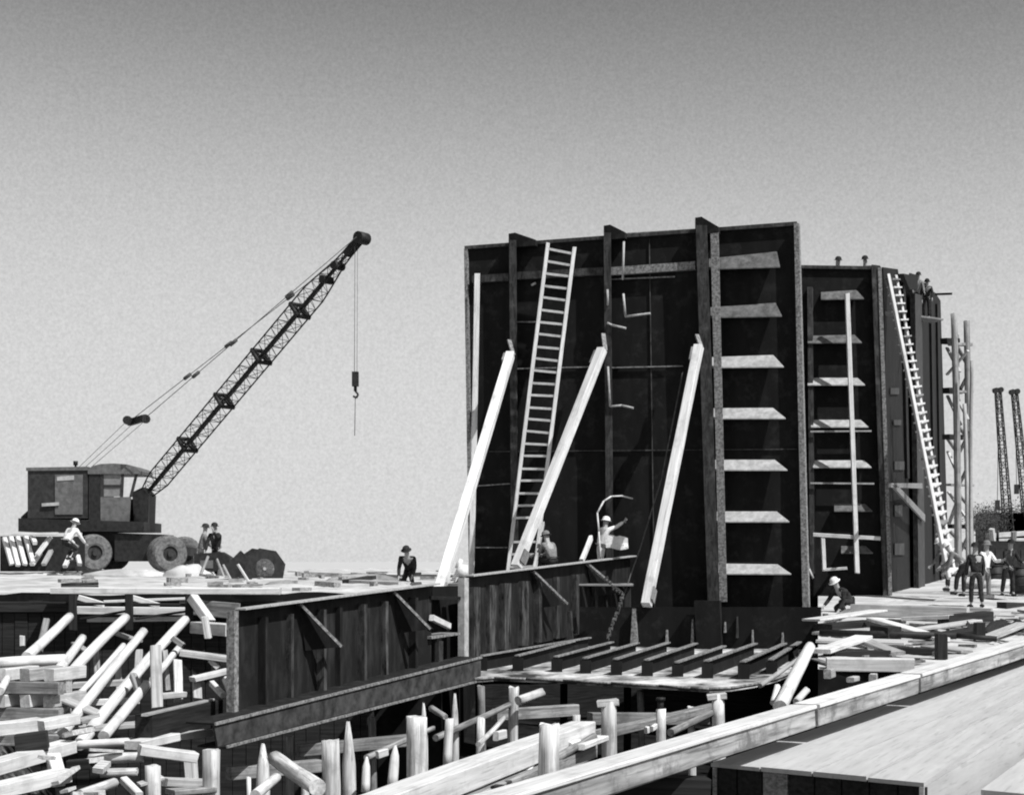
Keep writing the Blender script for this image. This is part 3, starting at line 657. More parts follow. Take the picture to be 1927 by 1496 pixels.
# big flat-topped formwork box
def fbox(name, c4, ztop, hgt, label, mtop, plk):
    o = empty(name, V((sum(p.x for p in c4) / 4, sum(p.y for p in c4) / 4, ztop - hgt))); tag(o, label, 'formwork')
    c = [V(p) for p in c4]
    d = (c[1] - c[0]); e = (c[3] - c[0]); n = plk
    for i in range(n):
        a_ = c[0].lerp(c[1], i / n); b_ = c[0].lerp(c[1], (i + 1) / n - .008); cc = c[3].lerp(c[2], (i + 1) / n - .008); dd = c[3].lerp(c[2], i / n)
        dz = random.Random(i + n).uniform(-.012, .012)
        p_ = MB().prism([V((0, 0, 0))] * 0 + [a_ + V((0, 0, dz)), b_ + V((0, 0, dz)), cc + V((0, 0, dz)), dd + V((0, 0, dz))], (0, 0, -.05 - dz))
        q = p_.build('deck_board', mtop, o)
    # near face and long face in boards; near face coloured dark as its shade
    nb_ = 8; fn_ = V((d.y, -d.x, 0)).normalized()
    ang = math.atan2(d.y, d.x)
    for i in range(nb_):
        a_ = c[0].lerp(c[1], i / nb_ + .004) - fn_ * -.0; b_ = c[0].lerp(c[1], (i + 1) / nb_ - .004)
        MB().prism([a_ - V((0, 0, .055)) - fn_ * .03, b_ - V((0, 0, .055)) - fn_ * .03, b_ - V((0, 0, hgt)) - fn_ * .03, a_ - V((0, 0, hgt)) - fn_ * .03], -fn_ * .04).build('front_board', TAR_SHADE if i not in (2,) else WOODD, o)
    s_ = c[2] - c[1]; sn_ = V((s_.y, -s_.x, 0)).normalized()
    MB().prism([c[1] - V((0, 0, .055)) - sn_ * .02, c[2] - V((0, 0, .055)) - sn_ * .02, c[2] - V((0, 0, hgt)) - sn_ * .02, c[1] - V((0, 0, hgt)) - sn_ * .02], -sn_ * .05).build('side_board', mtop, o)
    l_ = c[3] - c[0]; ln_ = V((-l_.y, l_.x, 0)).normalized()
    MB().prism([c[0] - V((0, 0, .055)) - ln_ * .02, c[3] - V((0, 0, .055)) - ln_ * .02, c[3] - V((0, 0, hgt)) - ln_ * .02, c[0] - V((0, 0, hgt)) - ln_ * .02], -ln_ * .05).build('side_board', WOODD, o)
    return o
zb = 2.38
c0_, c1_ = H(1338, 1434, zb), H(1742, 1472, zb)
far = d_ * 26
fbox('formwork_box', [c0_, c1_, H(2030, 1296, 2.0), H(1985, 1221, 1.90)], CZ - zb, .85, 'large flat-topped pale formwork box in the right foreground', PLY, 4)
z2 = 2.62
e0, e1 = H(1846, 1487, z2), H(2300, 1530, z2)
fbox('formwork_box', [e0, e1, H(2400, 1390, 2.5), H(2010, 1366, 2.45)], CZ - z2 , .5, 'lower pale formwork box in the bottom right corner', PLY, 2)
log(H(1888, 1478, 2.4), H(1882, 1452, 2.35) , .02, .02, BLACK, 'bolt', None, 'dark bolt on the side of the large formwork box', 'bolt') if False else None
# ledger under the boxes in the gap (dark face)
timber(H(1120, 1500, 2.55), H(1330, 1506, 2.6), .3, .5, TAR_SHADE, 'baulk', None, 'dark tarred baulk in shadow under the formwork box, bottom edge', 'timber')

# second timber, left of the long kerb
Zs = 2.38
a2 = H(640, 1512, Zs); b2_ = H(1092, 1354, Zs)
d2 = (b2_ - a2).normalized(); n2 = V((d2.y, -d2.x, 0))
timber(a2 + n2 * .05 - V((0, 0, .16)), b2_ + n2 * .05 - V((0, 0, .16)), .38, .28, WHITE, 'cap_timber', None, 'broad pale cap timber in the lower centre, behind the round pile', 'timber', warp=0)
timber(a2 + n2 * .22 - V((0, 0, .43)), b2_ + n2 * .22 - V((0, 0, .43)) - d2 * .2, .2, .2, WOODD, 'waling', None, 'weathered waling bolted under the broad cap timber', 'timber', warp=0)
for t_, lab in ((.42, 'nearer small dark block under the broad cap timber'), (.68, 'further small dark block under the broad cap timber')):
    p_ = a2.lerp(b2_, t_) + n2 * .36 - V((0, 0, .40)); timber(p_, p_ + d2 * .16, .12, .2, TAR_SHADE, 'block', None, lab, 'block', 'dark blocks under the cap timber')
# ground-level sill in front
timber(H(870, 1480, 2.9) , H(1010, 1452, 2.9), .5, .12, WHITE, 'plank', None, 'white plank on the ground between the cap timber and the long kerb', 'plank')
# far stretch: thin timber behind the right piles
timber(P(1080, 1392, 24), P(1345, 1330, 30), .2, .14, WOODD, 'timber', None, 'weathered horizontal timber behind the right-hand piles', 'timber')
timber(P(1085, 1405, 22.5), P(1130, 1388, 23.5), .25, .08, WHITE, 'plank', None, 'short white plank between the cap timber and the forked pile', 'plank')

# piles -----------------------------------------------------------------
def pile(px, py, wpx, Y, label, tip=0.0, lean=0.0, m=PILE, zb_=0.0):
    top = P(px, py, Y); r = wpx / 2 / F * Y
    base = V((top.x + lean, Y, zb_))
    o = log(base, top, r * 1.08, r, m, 'pile', None, label, 'pile', 'wooden piles standing in the pit', tip=tip, wob=.06)
    return o
for a_ in ((398, 1410, 33, 23, 'thick pile in the lower left with flat pale top', 0), (495, 1400, 27, 26, 'pointed pale pile right of the lower left thick pile', .14), (622, 1392, 34, 24, 'thick flat-topped pile under the keel girder, beside a pointed one', 0),
           (655, 1358, 25, 26, 'pointed pale pile close behind the thick flat one', .16), (784, 1348, 38, 25, 'thickest dark pile in the lower centre', 0), (797, 1323, 12, 29, 'slim stake just behind the thickest dark pile', 0.05),
           (856, 1305, 14, 28, 'slim pointed pile left of the long brace, under the girder end', .12), (1034, 1362, 37, 19.3, 'round pile in front of the broad cap timber end', 0), (967, 1292, 19, 30, 'pile with a cross arm under the bottom plate', 0),
           (1146, 1320, 29, 24, 'flared pile right of the broad cap timber', 0), (1244, 1334, 18, 25, 'slim pile with a dark bolt on top', 0), (1351, 1306, 23, 26, 'gnarled forked pile nearest the leaning white log', 0),
           (287, 1440, 29, 22.4, 'square-cut pile at the bottom left behind planks', 0), (468, 1462, 9, 24, 'thin stake between the two lower left piles', 0), (700, 1350, 15, 33, 'dim pile in shadow behind the keel girder', 0), (545, 1385, 16, 31, 'dim pile in shadow under the keel girder, left', 0),
           (1205, 1300, 13, 34, 'dim thin pile in the dark under the bottom plate, centre', 0), (905, 1290, 14, 34, 'dim thin pile in the dark under the bottom plate, left', 0)):
    pile(*a_, m=(TAR_SHADE if 'dim' in a_[4] else PILE), zb_=-.2) if len(a_) == 5 else pile(a_[0], a_[1], a_[2], a_[3], a_[4], tip=a_[5], m=(WOODD if 'dim' in a_[4] else PILE), zb_=-.2)  # dim piles take a darker timber, their shade put into the colour
lg = lambda x0, y0, Y0, x1, y1, Y1, r, m, lab, name='log', cat='log', group=None, tip=0: log(P(x0, y0, Y0), P(x1, y1, Y1), r, r * .9, m, name, None, lab, cat, group, tip=tip)
lg(598, 1482, 23, 517, 1426, 25, .13, PILE, 'short round log lying slantwise between two lower left piles')
lg(975, 1318, 29.5, 1020, 1302, 30, .09, PILE, 'short cross arm spiked to the pile under the bottom plate', 'log', 'log')
lg(842, 1440, 26.5, 846, 1352, 26.6, .08, WHITE, 'white upright stub at the foot of the slim pointed pile')
lg(738, 1480, 24, 744, 1402, 24.2, .08, WHITE, 'white split stake standing left of the thickest pile', tip=.3)
lg(688, 1490, 24.5, 690, 1425, 24.6, .07, WHITE, 'white splintered stub right of the pointed centre pile', tip=.3)
lg(985, 1470, 20.5, 1010, 1415, 21.5, .055, WHITE, 'thin white prop left of the round pile')
lg(900, 1400, 26, 948, 1350, 28, .045, PILE, 'pale pole leaning toward the pile with the cross arm')
lg(820, 1388, 27, 960, 1325, 30, .06, WOODD, 'weathered pole crossing behind the slim pointed pile')
lg(690, 1425, 25, 815, 1370, 28, .05, WOODD, 'dark pole rising right behind the thickest pile')
lg(480, 1496, 22.5, 520, 1462, 23.5, .08, WHITE, 'white offcut log at the bottom edge, lower left')
lg(812, 1332, 29, 838, 1348, 28.5, .06, WOOD, 'stubby pale log right of the slim stake')
lg(1262, 1378, 24.5, 1340, 1340, 26, .06, WOODD, 'dim pole between the bolt-topped and the forked pile')
lg(1045, 1428, 21.8, 1118, 1385, 23.2, .06, WOODD, 'short dark brace right of the round pile')
for (x, y, Y, lab) in ((1146, 1324, 24, 'flat cap block on the flared pile'), (1351, 1312, 26, 'crooked cap block on the forked pile')):
    p_ = P(x, y, Y); timber(p_ + V((-.17, 0, 0)), p_ + V((.13, .0, .03)), .2, .10, PILE, 'cap_block', None, lab, 'block', 'cap blocks on piles')
tag(MB().tube(P(1243, 1334, 25), P(1243, 1316, 25), .05, n=8).tube(P(1243, 1318, 25), P(1243, 1312, 25), .075, n=8).build('bolt', BLACK), 'black bolt standing on the slim pile', 'bolt')
for (x, y, Y, s_, lab) in ((933, 1385, 26, .12, 'leftmost pale offcut in the dark pit by the weathered pole'), (1072, 1405, 22.5, .11, 'pale offcut under the short dark brace'), (1215, 1374, 25, .09, 'small pale offcut left of the slim bolt-topped pile'), (710, 1420, 25, .1, 'pale offcut between the pointed pile and thickest pile'), (1226, 1371, 24.6, .07, 'tiny pale offcut touching the slim bolt-topped pile')):
    p_ = P(x, y, Y); timber(p_, p_ + V((s_ * 1.2, .2, .02)), s_ * .8, s_ * 1.2, WHITE, 'offcut', None, lab, 'offcut', 'pale offcuts in the pit')

# ------------------------------------------------------------ left: braced trestle, logs and cribs
tr = empty('trestle', P(245, 1180, 34)); tag(tr, 'pale boarded trestle with three dark posts below the quay edge', 'trestle')
for x in (137, 243, 356): timber(P(x, 1185, 33.6), P(x, 1118, 33.6), .15, .15, TAR_SHADE, 'post', tr)
for (x0, y0, x1, y1, h, m, Y) in ((60, 1134, 370, 1138, .05, TAR_SHADE, 33.7), (145, 1148, 350, 1150, .17, WHITE, 34.0), (165, 1166, 345, 1164, .10, WHITE, 34.1), (148, 1124, 195, 1138, .12, WHITE, 34.0), (248, 1124, 300, 1140, .12, WHITE, 34.0), (150, 1165, 235, 1150, .05, TAR_SHADE, 33.8), (255, 1164, 350, 1150, .05, TAR_SHADE, 33.8), (195, 1132, 350, 1126, .06, WHITE, 34.1)):
    timber(P(x0, y0, Y), P(x1, y1, Y), .06, h, m, 'board', tr)
timber(P(100, 1111, 35.3), P(528, 1112, 35.3), .5, .14, WHITE, 'plank', None, 'long white plank along the quay edge below the crane', 'plank', warp=0)
for i, (y, lab) in enumerate(((1100, 'upper thin black pipe lying on the quay edge'), (1106, 'lower thin black pipe lying on the quay edge'))):
    tag(MB().tube(P(115, y, 36.4 - i * .3), P(185, y - 2, 36.8 - i * .3), .035).build('pipe', BLACK), lab, 'pipe', 'two thin pipes on the quay edge')
timber(P(362, 1124, 33.5), P(396, 1172, 33.2), .2, .18, WHITE, 'brace', None, 'short white brace slanting down from the quay plank', 'brace')
timber(P(372, 1180, 33), P(440, 1186, 31.5), .35, .24, WHITE, 'baulk', None, 'chunky white baulk at the foot of the short white brace', 'timber')
timber(P(340, 1140, 35.4), P(450, 1150, 35.0), .1, .35, WOODD, 'board', None, 'grey board behind the short white brace', 'board')
G = 'white logs leaning in a row below the quay'
for (x0, y0, Y0, x1, y1, Y1, r, lab) in ((50, 1236, 29.5, 131, 1160, 33.3, .10, 'leftmost white leaning log, foot on the topmost crib log'), (108, 1262, 29, 155, 1200, 32, .09, 'short white leaning log, second from the left'), (108, 1296, 28.5, 236, 1162, 33.3, .105, 'long white leaning log rising to the middle trestle post'),
        (105, 1350, 27.5, 232, 1214, 31.5, .06, 'thin white leaning pole in the middle of the row'), (118, 1378, 26.5, 270, 1188, 32.3, .095, 'longest white leaning log, just right of the thin pole'), (150, 1400, 26, 348, 1166, 33, .105, 'white leaning log rising to the right trestle post'),
        (288, 1278, 28.5, 342, 1212, 31.5, .07, 'short thin white log right of the long row'), (195, 1385, 26, 276, 1288, 28.5, .095, 'low white leaning log beside the dark steel beam end'), (0, 1300, 26.5, 14, 1275, 27.5, .07, 'white log end at the left edge by the crib')):
    log(P(x0, y0, Y0), P(x1, y1, Y1), r, r * .92, WHITE, 'log', None, lab, 'log', G, wob=.03)
tk = lambda x0, y0, Y0, x1, y1, Y1, wd, ht, m, lab, name='timber', cat='timber', group='timbers in the lower left jumble': timber(P(x0, y0, Y0), P(x1, y1, Y1), wd, ht, m, name, None, lab, cat, group)
tk(270, 1371, 25.4, 404, 1340, 28.0, .3, .46, TAR_SHADE, 'dark squared beam butting against the keel girder end')
tk(272, 1345, 25.2, 398, 1316, 27.8, .12, .04, WOOD, 'pale strip along the top of the dark squared beam')
tk(340, 1228, 30, 432, 1240, 30, .3, .12, WOOD, 'pale grey plank behind the upright props near the low bulkhead')
tk(362, 1278, 29, 430, 1262, 29.5, .25, .09, WHITE, 'white plank slanting up to the low bulkhead end')
tk(385, 1160, 31, 392, 1200, 31, .12, .16, WHITE, 'white upright block under the chunky baulk')
tk(296, 1335, 27.6, 293, 1218, 28.2, .19, .22, WOOD, 'tall upright prop in the middle of the lower left jumble')
tk(336, 1318, 28.4, 334, 1244, 28.8, .15, .16, WHITE, 'white upright prop right of the tall one')
tk(372, 1318, 29, 370, 1275, 29.3, .16, .16, WOOD, 'short upright prop beside the low bulkhead end')
tk(398, 1285, 29, 420, 1308, 28.7, .1, .1, WHITE, 'small white wedge by the low bulkhead foot')
tk(425, 1275, 29, 435, 1305, 28.8, .12, .12, WHITE, 'small white block leaning on the low bulkhead foot')
tk(395, 1240, 30, 412, 1256, 30, .2, .1, WHITE, 'white wedge under the pale grey plank')
tk(300, 1310, 28, 345, 1306, 28.5, .2, .1, WOOD, 'short plank between the upright props')
tk(250, 1270, 28.5, 262, 1300, 28.2, .12, .12, WOOD, 'stub upright behind the low leaning log')
tk(325, 1200, 30.5, 345, 1215, 30.5, .12, .1, WOODD, 'grey scrap behind the short thin log')
tk(262, 1410, 24.3, 368, 1424, 24.6, .4, .15, WHITE, 'white cross plank on top of the square-cut pile')
tk(250, 1402, 25.0, 325, 1386, 26, .3, .13, WHITE, 'white plank in front of the dark squared beam')
tk(330, 1386, 26.3, 392, 1378, 26.8, .3, .10, WOOD, 'pale plank under the keel girder end')
tk(358, 1425, 25.2, 362, 1480, 25.2, .18, .22, WHITE, 'white upright block left of the lower left thick pile')
tk(305, 1470, 23.3, 388, 1474, 23.8, .3, .12, WOOD, 'pale plank at the bottom edge left of the thick pile')
tk(320, 1490, 22.6, 400, 1484, 23, .3, .08, WOODD, 'grey plank at the very bottom left of the thick pile')
tk(-20, 1446, 23.5, 128, 1404, 25.3, .34, .2, WHITE, 'big squared timber running in from the left edge')
tk(-20, 1490, 22, 120, 1458, 23.4, .3, .2, WHITE, 'big squared timber below the other, bottom left corner')
lg(168, 1428, 24.3, 268, 1424, 24.3, .085, PILE, 'round log lying level left of the square-cut pile')
lg(130, 1402, 25.3, 262, 1394, 25.6, .07, WHITE, 'white level log above the round one')
lg(188, 1454, 23.6, 258, 1452, 23.7, .07, PILE, 'lower level log left of the square-cut pile')
lg(-5, 1248, 28.8, 122, 1240, 29.6, .11, WHITE, 'thick white log lying on top of the timber crib')
lg(150, 1496, 22, 215, 1472, 22.8, .08, PILE, 'rough log at the bottom edge under the level logs')
# timber crib on the left edge: crossed layers
cg = 'short squared timbers of the left-edge crib'
names = ['top', 'second', 'third', 'fourth', 'fifth', 'sixth', 'bottom']
for k in range(6):
    y = 1268 + k * 25; Y = 27.8; z = P(0, 1268, Y).z - k * .225; h = .215
    if k % 2 == 0:
        for j, x in enumerate((-8.85, -8.42, -8.0)):
            p_ = V((x, Y - .25, z)); timber(p_, p_ + V((.30, .95, 0)), .21, h, [WHITE, WOOD, WHITE][(j + k) % 3], 'crib_timber', None, '%s timber of the %s layer of the left-edge crib, end toward us' % (['left', 'middle', 'right'][j], names[k]), 'timber', cg)
    else:
        for j, dy in enumerate((0, .5)):
            p_ = V((-9.3, Y + dy, z)); timber(p_, p_ + V((1.52, -.3, 0)), .2, h, [WOODD, WOOD][j], 'crib_timber', None, '%s crosswise timber of the %s layer of the left-edge crib' % (['near', 'far'][j], names[k]), 'timber', cg)
tk(-10, 1372, 25, 76, 1362, 25.4, .35, .2, WHITE, 'white squared timber across the front of the left-edge crib')
tk(30, 1400, 24.5, 90, 1392, 24.6, .3, .3, TAR_SHADE, 'dark squared block at the foot of the left-edge crib')
tk(72, 1365, 25.2, 140, 1352, 25.8, .3, .16, WHITE, 'white timber running right from the crib foot')
# scraps nobody could count
rr = random.Random(11); sb = MB()
for i in range(12):
    px = rr.uniform(85, 290); py = rr.uniform(1340, 1500)
    if px > 270 and py < 1370 and rr.random() < .75: continue
    Y = lerp(28.6, 21.5, (py - 1280) / 220) + rr.uniform(-.3, .3) if py > 1280 else lerp(33, 28.6, (py - 1200) / 80)
    c = P(px, py, Y); a = rr.gauss(1.2, .5) if rr.random() < .5 else rr.uniform(0, 3.14); L = rr.uniform(.15, .7)
    d = V((math.cos(a), math.sin(a), rr.uniform(-.15, .25))) * L / 2
    sb.bar(c - d, c + d, rr.uniform(.06, .16), rr.uniform(.025, .09), (rr.uniform(-.3, .3), 0, 1))
sb.build('timber_scraps', WOOD); bpy.context.scene.collection.objects['timber_scraps']['kind'] = 'stuff'
bpy.context.scene.collection.objects['timber_scraps']['label'] = 'loose scraps of broken pale timber scattered under the leaning logs'
rr = random.Random(5); sb = MB()
for i in range(150):
    px = rr.uniform(440, 1100); py = rr.uniform(1400, 1500); Y = rr.uniform(23, 29); c = P(px, py, Y); c.z = max(.1, c.z - 2.2) if False else .15 + rr.uniform(0, .3)
    a = rr.uniform(0, 3.14); L = rr.uniform(.2, .9); d = V((math.cos(a), math.sin(a), rr.uniform(-.1, .2))) * L / 2
    sb.bar(c - d, c + d, rr.uniform(.06, .16), rr.uniform(.025, .09))
o = sb.build('pit_scraps', WOODD); tag(o, 'broken timber scraps on the dark pit floor', kind='stuff')
rr = random.Random(9); sb = MB()
for i in range(80):
    px = rr.uniform(1550, 1950); py = rr.uniform(1150, min(1255, 1480 - .287 * (px - 930))); c = S(px, py, .03); a = rr.uniform(0, 3.14); L = rr.uniform(.15, .9); d = V((math.cos(a), math.sin(a), rr.uniform(-.05, .1))) * L / 2
    sb.bar(c - d, c + d, rr.uniform(.05, .15), rr.uniform(.02, .07))
o = sb.build('yard_scraps', WOODD); tag(o, 'small timber scraps lying over the pale yard', kind='stuff')

# ------------------------------------------------------------ mobile crane on the quay
YC = 54.0
cr = empty('mobile_crane', P(190, 1073, YC)); tag(cr, 'dark wheeled lattice boom crane with round-roofed cab on the quay', 'crane')
cp = lambda x, y, dy=0: P(x, y, YC) + V((0, dy, 0))
def pr(pts, d0, d1, m, name, parent=cr): return MB().prism([cp(a, b, d0) for a, b in pts], (0, d1 - d0, 0)).build(name, m, parent)
pr([(52, 884), (165, 884), (165, 975), (52, 975)], 0, 2.6, CRANEM, 'engine_house')
pr([(50, 880), (165, 878), (165, 885), (50, 886)], -.06, 2.66, CRANEL, 'house_roof')
pr([(104, 893), (156, 893), (156, 968), (104, 968)], -.04, -.003, CRANEL, 'side_panel')
pr([(108, 897), (140, 895), (140, 903), (108, 905)], -.06, -.043, PALE_SUNLIT, 'louvre')
pr([(80, 947), (112, 945), (112, 951), (80, 953)], -.09, -.045, PALE_SUNLIT, 'handle')
pr([(36, 972), (60, 950), (60, 998), (32, 998)], .2, 2.4, BLACK, 'counterweight')
cab = [(166, 985), (166, 884), (174, 877), (190, 873), (215, 872), (240, 874), (256, 879), (263, 886), (258, 900), (246, 925), (243, 985)]
# cab built of roof, posts and lower body so that the window openings are open
pr([(166, 892), (166, 884), (174, 877), (190, 873), (215, 872), (240, 874), (256, 879), (263, 886), (262, 892)], -.05, 2.0, CRANEL, 'cab_roof')
pr([(167, 892), (188, 892), (188, 985), (167, 985)], 0, 1.9, BLACK, 'cab_rear_panel')
pr([(189, 935), (246, 935), (243, 982), (189, 982)], 0, .06, CRANEL, 'cab_door')
pr([(189, 935), (246, 935), (243, 982), (189, 982)], 1.84, 1.9, CRANEM, 'cab_far_panel')
for pts in ([(189, 892), (194, 892), (194, 935), (189, 935)], [(228, 892), (233, 892), (231, 935), (226, 935)], [(254, 892), (259, 892), (248, 935), (243, 935)]): pr(pts, 0, .07, CRANEM, 'window_post'); 
pr([(194, 912), (228, 912), (228, 917), (194, 917)], 0, .06, CRANEM, 'window_rail')
pr([(195, 893), (227, 893), (226, 934), (195, 934)], .03, .035, GLASS, 'window_pane')
pr([(242, 925), (262, 915), (274, 930), (272, 985), (246, 985)], .5, 1.6, BLACK, 'boom_foot_frame')
pr([(36, 975), (272, 982), (272, 1000), (36, 1000)], -.1, 2.6, BLACK, 'revolving_deck')
pr([(150, 1000), (300, 1005), (300, 1025), (345, 1030), (345, 1045), (150, 1050)], .3, 2.3, BLACK, 'chassis')
pr([(215, 1005), (285, 1005), (285, 1056), (215, 1056)], .05, 2.5, BLACK, 'fuel_box')
def wheel(px, py, rp, dy, nm='wheel'):
    c = cp(px, py, dy); r = rp / F * YC
    yw = R(32); ry = lambda v: V((v.x * math.cos(yw) - v.y * math.sin(yw), v.x * math.sin(yw) + v.y * math.cos(yw), v.z))
    m_ = MB(); prof = [(.42, 0), (.55, -.03), (.9, -.03), (1, .06), (1.03, .15), (1, .17), (1.03, .22), (1, .3), (.97, .36), (1, .42), (1.0, .62), (.9, .7), (.42, .66)]; n = 28; vs = []
    for i in range(n):
        a = 2 * math.pi * i / n
        for (q, y) in prof: vs.append(c + ry(V((math.cos(a) * q * r, y, math.sin(a) * q * r))))
    k = len(prof); fs = [[i * k + j, ((i + 1) % n) * k + j, ((i + 1) % n) * k + (j + 1) % k, i * k + (j + 1) % k] for i in range(n) for j in range(k)]
    m_.mesh(vs, fs, False); t_ = m_.build(nm, RUBBER, cr)
    MB().tube(c + ry(V((0, .06, 0))), c + ry(V((0, .3, 0))), r * .43, n=20).tube(c + ry(V((0, -.04, 0))), c + ry(V((0, .1, 0))), r * .16, n=12).build('rim', CRANEM, t_)
    return t_
for (x, y) in ((184, 1040), (325, 1042)):
    wheel(x, y, 34, -.35)
    wheel(x, y, 34, 2.3)
# boom
foot = P(264, 925, YC) + V((0, 1.0, 0)); tipp = P(679, 448, 49.5)
hd = V(((tipp - foot).x, (tipp - foot).y, 0)).normalized(); sv = V((hd.y, -hd.x, 0)) * 1
boom, cf = lattice(foot, tipp, .52, .2, 34, .026, .010, BLACK, 'boom', cr, side_v=sv, pinch=.2)
MB().bar(foot, foot.lerp(tipp, .9), .09, .09).build('boom_spine', BLACK, cr)
for t_ in (.205, .385, .56, .735):
    mb = MB(); cs = [cf(t_, a, b) for a, b in ((-1.05, -1.05), (1.05, -1.05), (1.05, 1.05), (-1.05, 1.05))]
    for i in range(4): mb.tube(cs[i], cs[(i + 1) % 4], .07, n=6)
    mb.tube(cs[0], cs[2], .05, n=5).tube(cs[1], cs[3], .05, n=5); mb.build('boom_joint', BLACK, cr)
for t_ in (.85, .9):
    a_ = foot.lerp(tipp, t_); MB().tube(a_ - sv * .25, a_ + sv * .2, .13, n=12).build('guide_sheave', BLACK, cr)
mb = MB(); mb.tube(tipp - sv * .28, tipp + sv * .16, .19, n=16).bar(foot.lerp(tipp, .94), tipp, .26, .2); mb.build('boom_head', BLACK, cr)
# pendants, bridle, hoist
br = P(257, 791, 53.5)
mb = MB(); mb.bar(br + V((-.32, .3, -.05)), br + V((.32, -.3, .05)), .14, .22); mb.tube(br + V((-.3, -.1, 0)), br + V((-.3, .1, 0)), .15, n=10).tube(br + V((.3, -.1, 0.05)), br + V((.3, .1, .05)), .15, n=10); mb.build('bridle', BLACK, cr)
for s_, e in ((-.3, -1), (.3, 1)):
    a_ = br + V((s_, -s_, 0)); b_ = tipp + sv * .2 * e
    mb = MB(); mb.tube(a_, b_, .013, n=5)
    for q in (.26, .44, .7): c = a_.lerp(b_, q); dd = (b_ - a_).normalized(); mb.tube(c - dd * .15, c + dd * .15, .06, n=6)
    mb.build('pendant', CABLE, cr)
for s_ in (-.3, 0, .3):
    MB().tube(br + V((s_, 0, 0)), cp(135 + s_ * 20, 880, 1.3 + s_), .009, n=5).build('luffing_rope', CABLE, cr)
MB().tube(cp(238, 884, 1.0), foot.lerp(tipp, .06), .03).build('boom_rope', CABLE, cr)
MB().tube(cp(127, 882, 1), cp(127, 868, 1), .04).tube(cp(127, 872, 1), cp(127, 864, 1), .08).build('exhaust', BLACK, cr)
hk = tipp + V((-.18, 0, 0)); hp = P(670, 715, tipp.y)
hs = MB().tube(hk, V((hk.x - .02, hk.y, hp.z)), .009, n=5).tube(hk + V((.08, 0, 0)), V((hk.x + .06, hk.y, hp.z)), .007, n=5).build('hoist_rope', CABLE, cr)
hx = hk.x + .01
hb = MB().box((hx - .1, hk.y - .1, hp.z - .2), (hx + .1, hk.y + .1, hp.z + .25)).tube((hx, hk.y, hp.z - .2), (hx, hk.y, hp.z - .35), .05)
hb.path([V((hx, hk.y, hp.z - .35)), V((hx + .09, hk.y, hp.z - .45)), V((hx + .03, hk.y, hp.z - .56)), V((hx - .07, hk.y, hp.z - .5))], .035).build('hook_block', BLACK, cr)
MB().tube((hx, hk.y, hp.z - .5), (hx - .02, hk.y, P(670, 820, tipp.y).z), .012, n=5).build('sling', CABLE, cr)

# rack of slanting planks left of the crane wheels
for i, (x0, y0, x1, y1, m, lab) in enumerate(((22, 1062, 8, 1012, WHITE, 'leftmost slanting white plank by the crane'), (34, 1064, 20, 1010, WHITE, 'second slanting white plank by the crane'), (47, 1062, 33, 1010, WHITE, 'third slanting white plank by the crane'), (62, 1058, 48, 1008, WHITE, 'fourth slanting white plank by the crane'),
        (66, 1022, 60, 1008, WHITE, 'short white plank at the top of the crossed pair by the crane'), (70, 1044, 95, 1010, WHITE, 'fifth plank by the crane, slanting the other way'), (60, 1062, 76, 1040, WHITE, 'short white plank low among the slanting ones'), (82, 1062, 96, 1036, WOOD, 'sixth slanting plank by the crane, greyer'), (122, 1066, 134, 1040, WHITE, 'short slanting plank in front of the rear crane wheel'), (150, 1062, 146, 1046, WHITE, 'tiny white block in front of the rear crane wheel'))):
    timber(P(x0, y0, 51.5), P(x1, y1, 52.0), .14, .12, m, 'plank', None, lab, 'plank', 'slanting planks stacked by the crane')
tag(MB().box(P(0, 1075, 52.2), P(160, 1010, 53.2)).build('toolbox', BLACK), 'long low dark crate behind the slanting planks', 'crate')
timber(P(-10, 1007, 51.6), P(110, 1004, 51.8), .2, .08, WHITE, 'plank', None, 'level white plank over the slanting ones', 'plank')
# cable drum and steel plates right of the men
dr = empty('cable_drum', P(500, 1103, 47)); tag(dr, 'large dark octagonal drum standing on the quay right of the men', 'drum')
c = P(498, 1070, 47); ax = V((.45, -.89, 0)).normalized(); u_ = V((ax.y, -ax.x, 0)); 
for o_, nm in ((0, 'flange'), (.7, 'flange')):
    pts = [c - ax * o_ + u_ * math.cos(R(22.5 + 45 * i + 10)) * .66 + V((0, 0, 1)) * math.sin(R(22.5 + 45 * i + 10)) * .62 for i in range(8)]
    MB().prism(pts, -ax * .07).build('flange', BLACK, dr)
MB().tube(c, c - ax * .7, .3, n=16).build('core', WOODD, dr)
MB().tube(c + ax * .02, c - ax * .05, .05, n=8).build('spindle', PALE_SUNLIT, dr)
pc = P(447, 1070, 46.5)
tag(MB().prism([P(424, 1064, 46.5), P(452, 1036, 46.6), P(468, 1052, 46.8), P(440, 1096, 46.5)], (.02, .05, 0)).build('steel_plate', BLACK), 'small dark steel plate propped on edge left of the drum', 'plate')
tag(MB().prism([P(436, 1098, 46.2), P(470, 1066, 46.4), P(474, 1100, 46.4)], (.02, .05, 0)).build('steel_plate', BLACK), 'triangular dark steel plate in front of the drum', 'plate')
timber(P(474, 1104, 45.8), P(448, 1062, 46.0), .06, .07, WHITE, 'lath', None, 'thin white lath leaning on the triangular plate', 'lath')
timber(P(420, 1062, 46.0), P(436, 1094, 46.0), .05, .05, WOOD, 'lath', None, 'thin pale lath leaning on the small plate', 'lath')
heap('sand_heap', P(352, 1092, 50) + V((0, 0, -.1)), .9, .6, .55, SAND, 'small white sand heap beside the two men', 'heap', 4)
heap('sand_heap', P(238, 1085, 50) + V((0, 0, -.1)), 1.4, .7, .32, SAND, 'low white sand heap under the crane chassis', 'heap', 7)
heap('mud_heap', P(530, 1108, 42), .5, .4, .2, GREYG, 'small dark mud heap at the end of the quay plank', 'heap', 1)
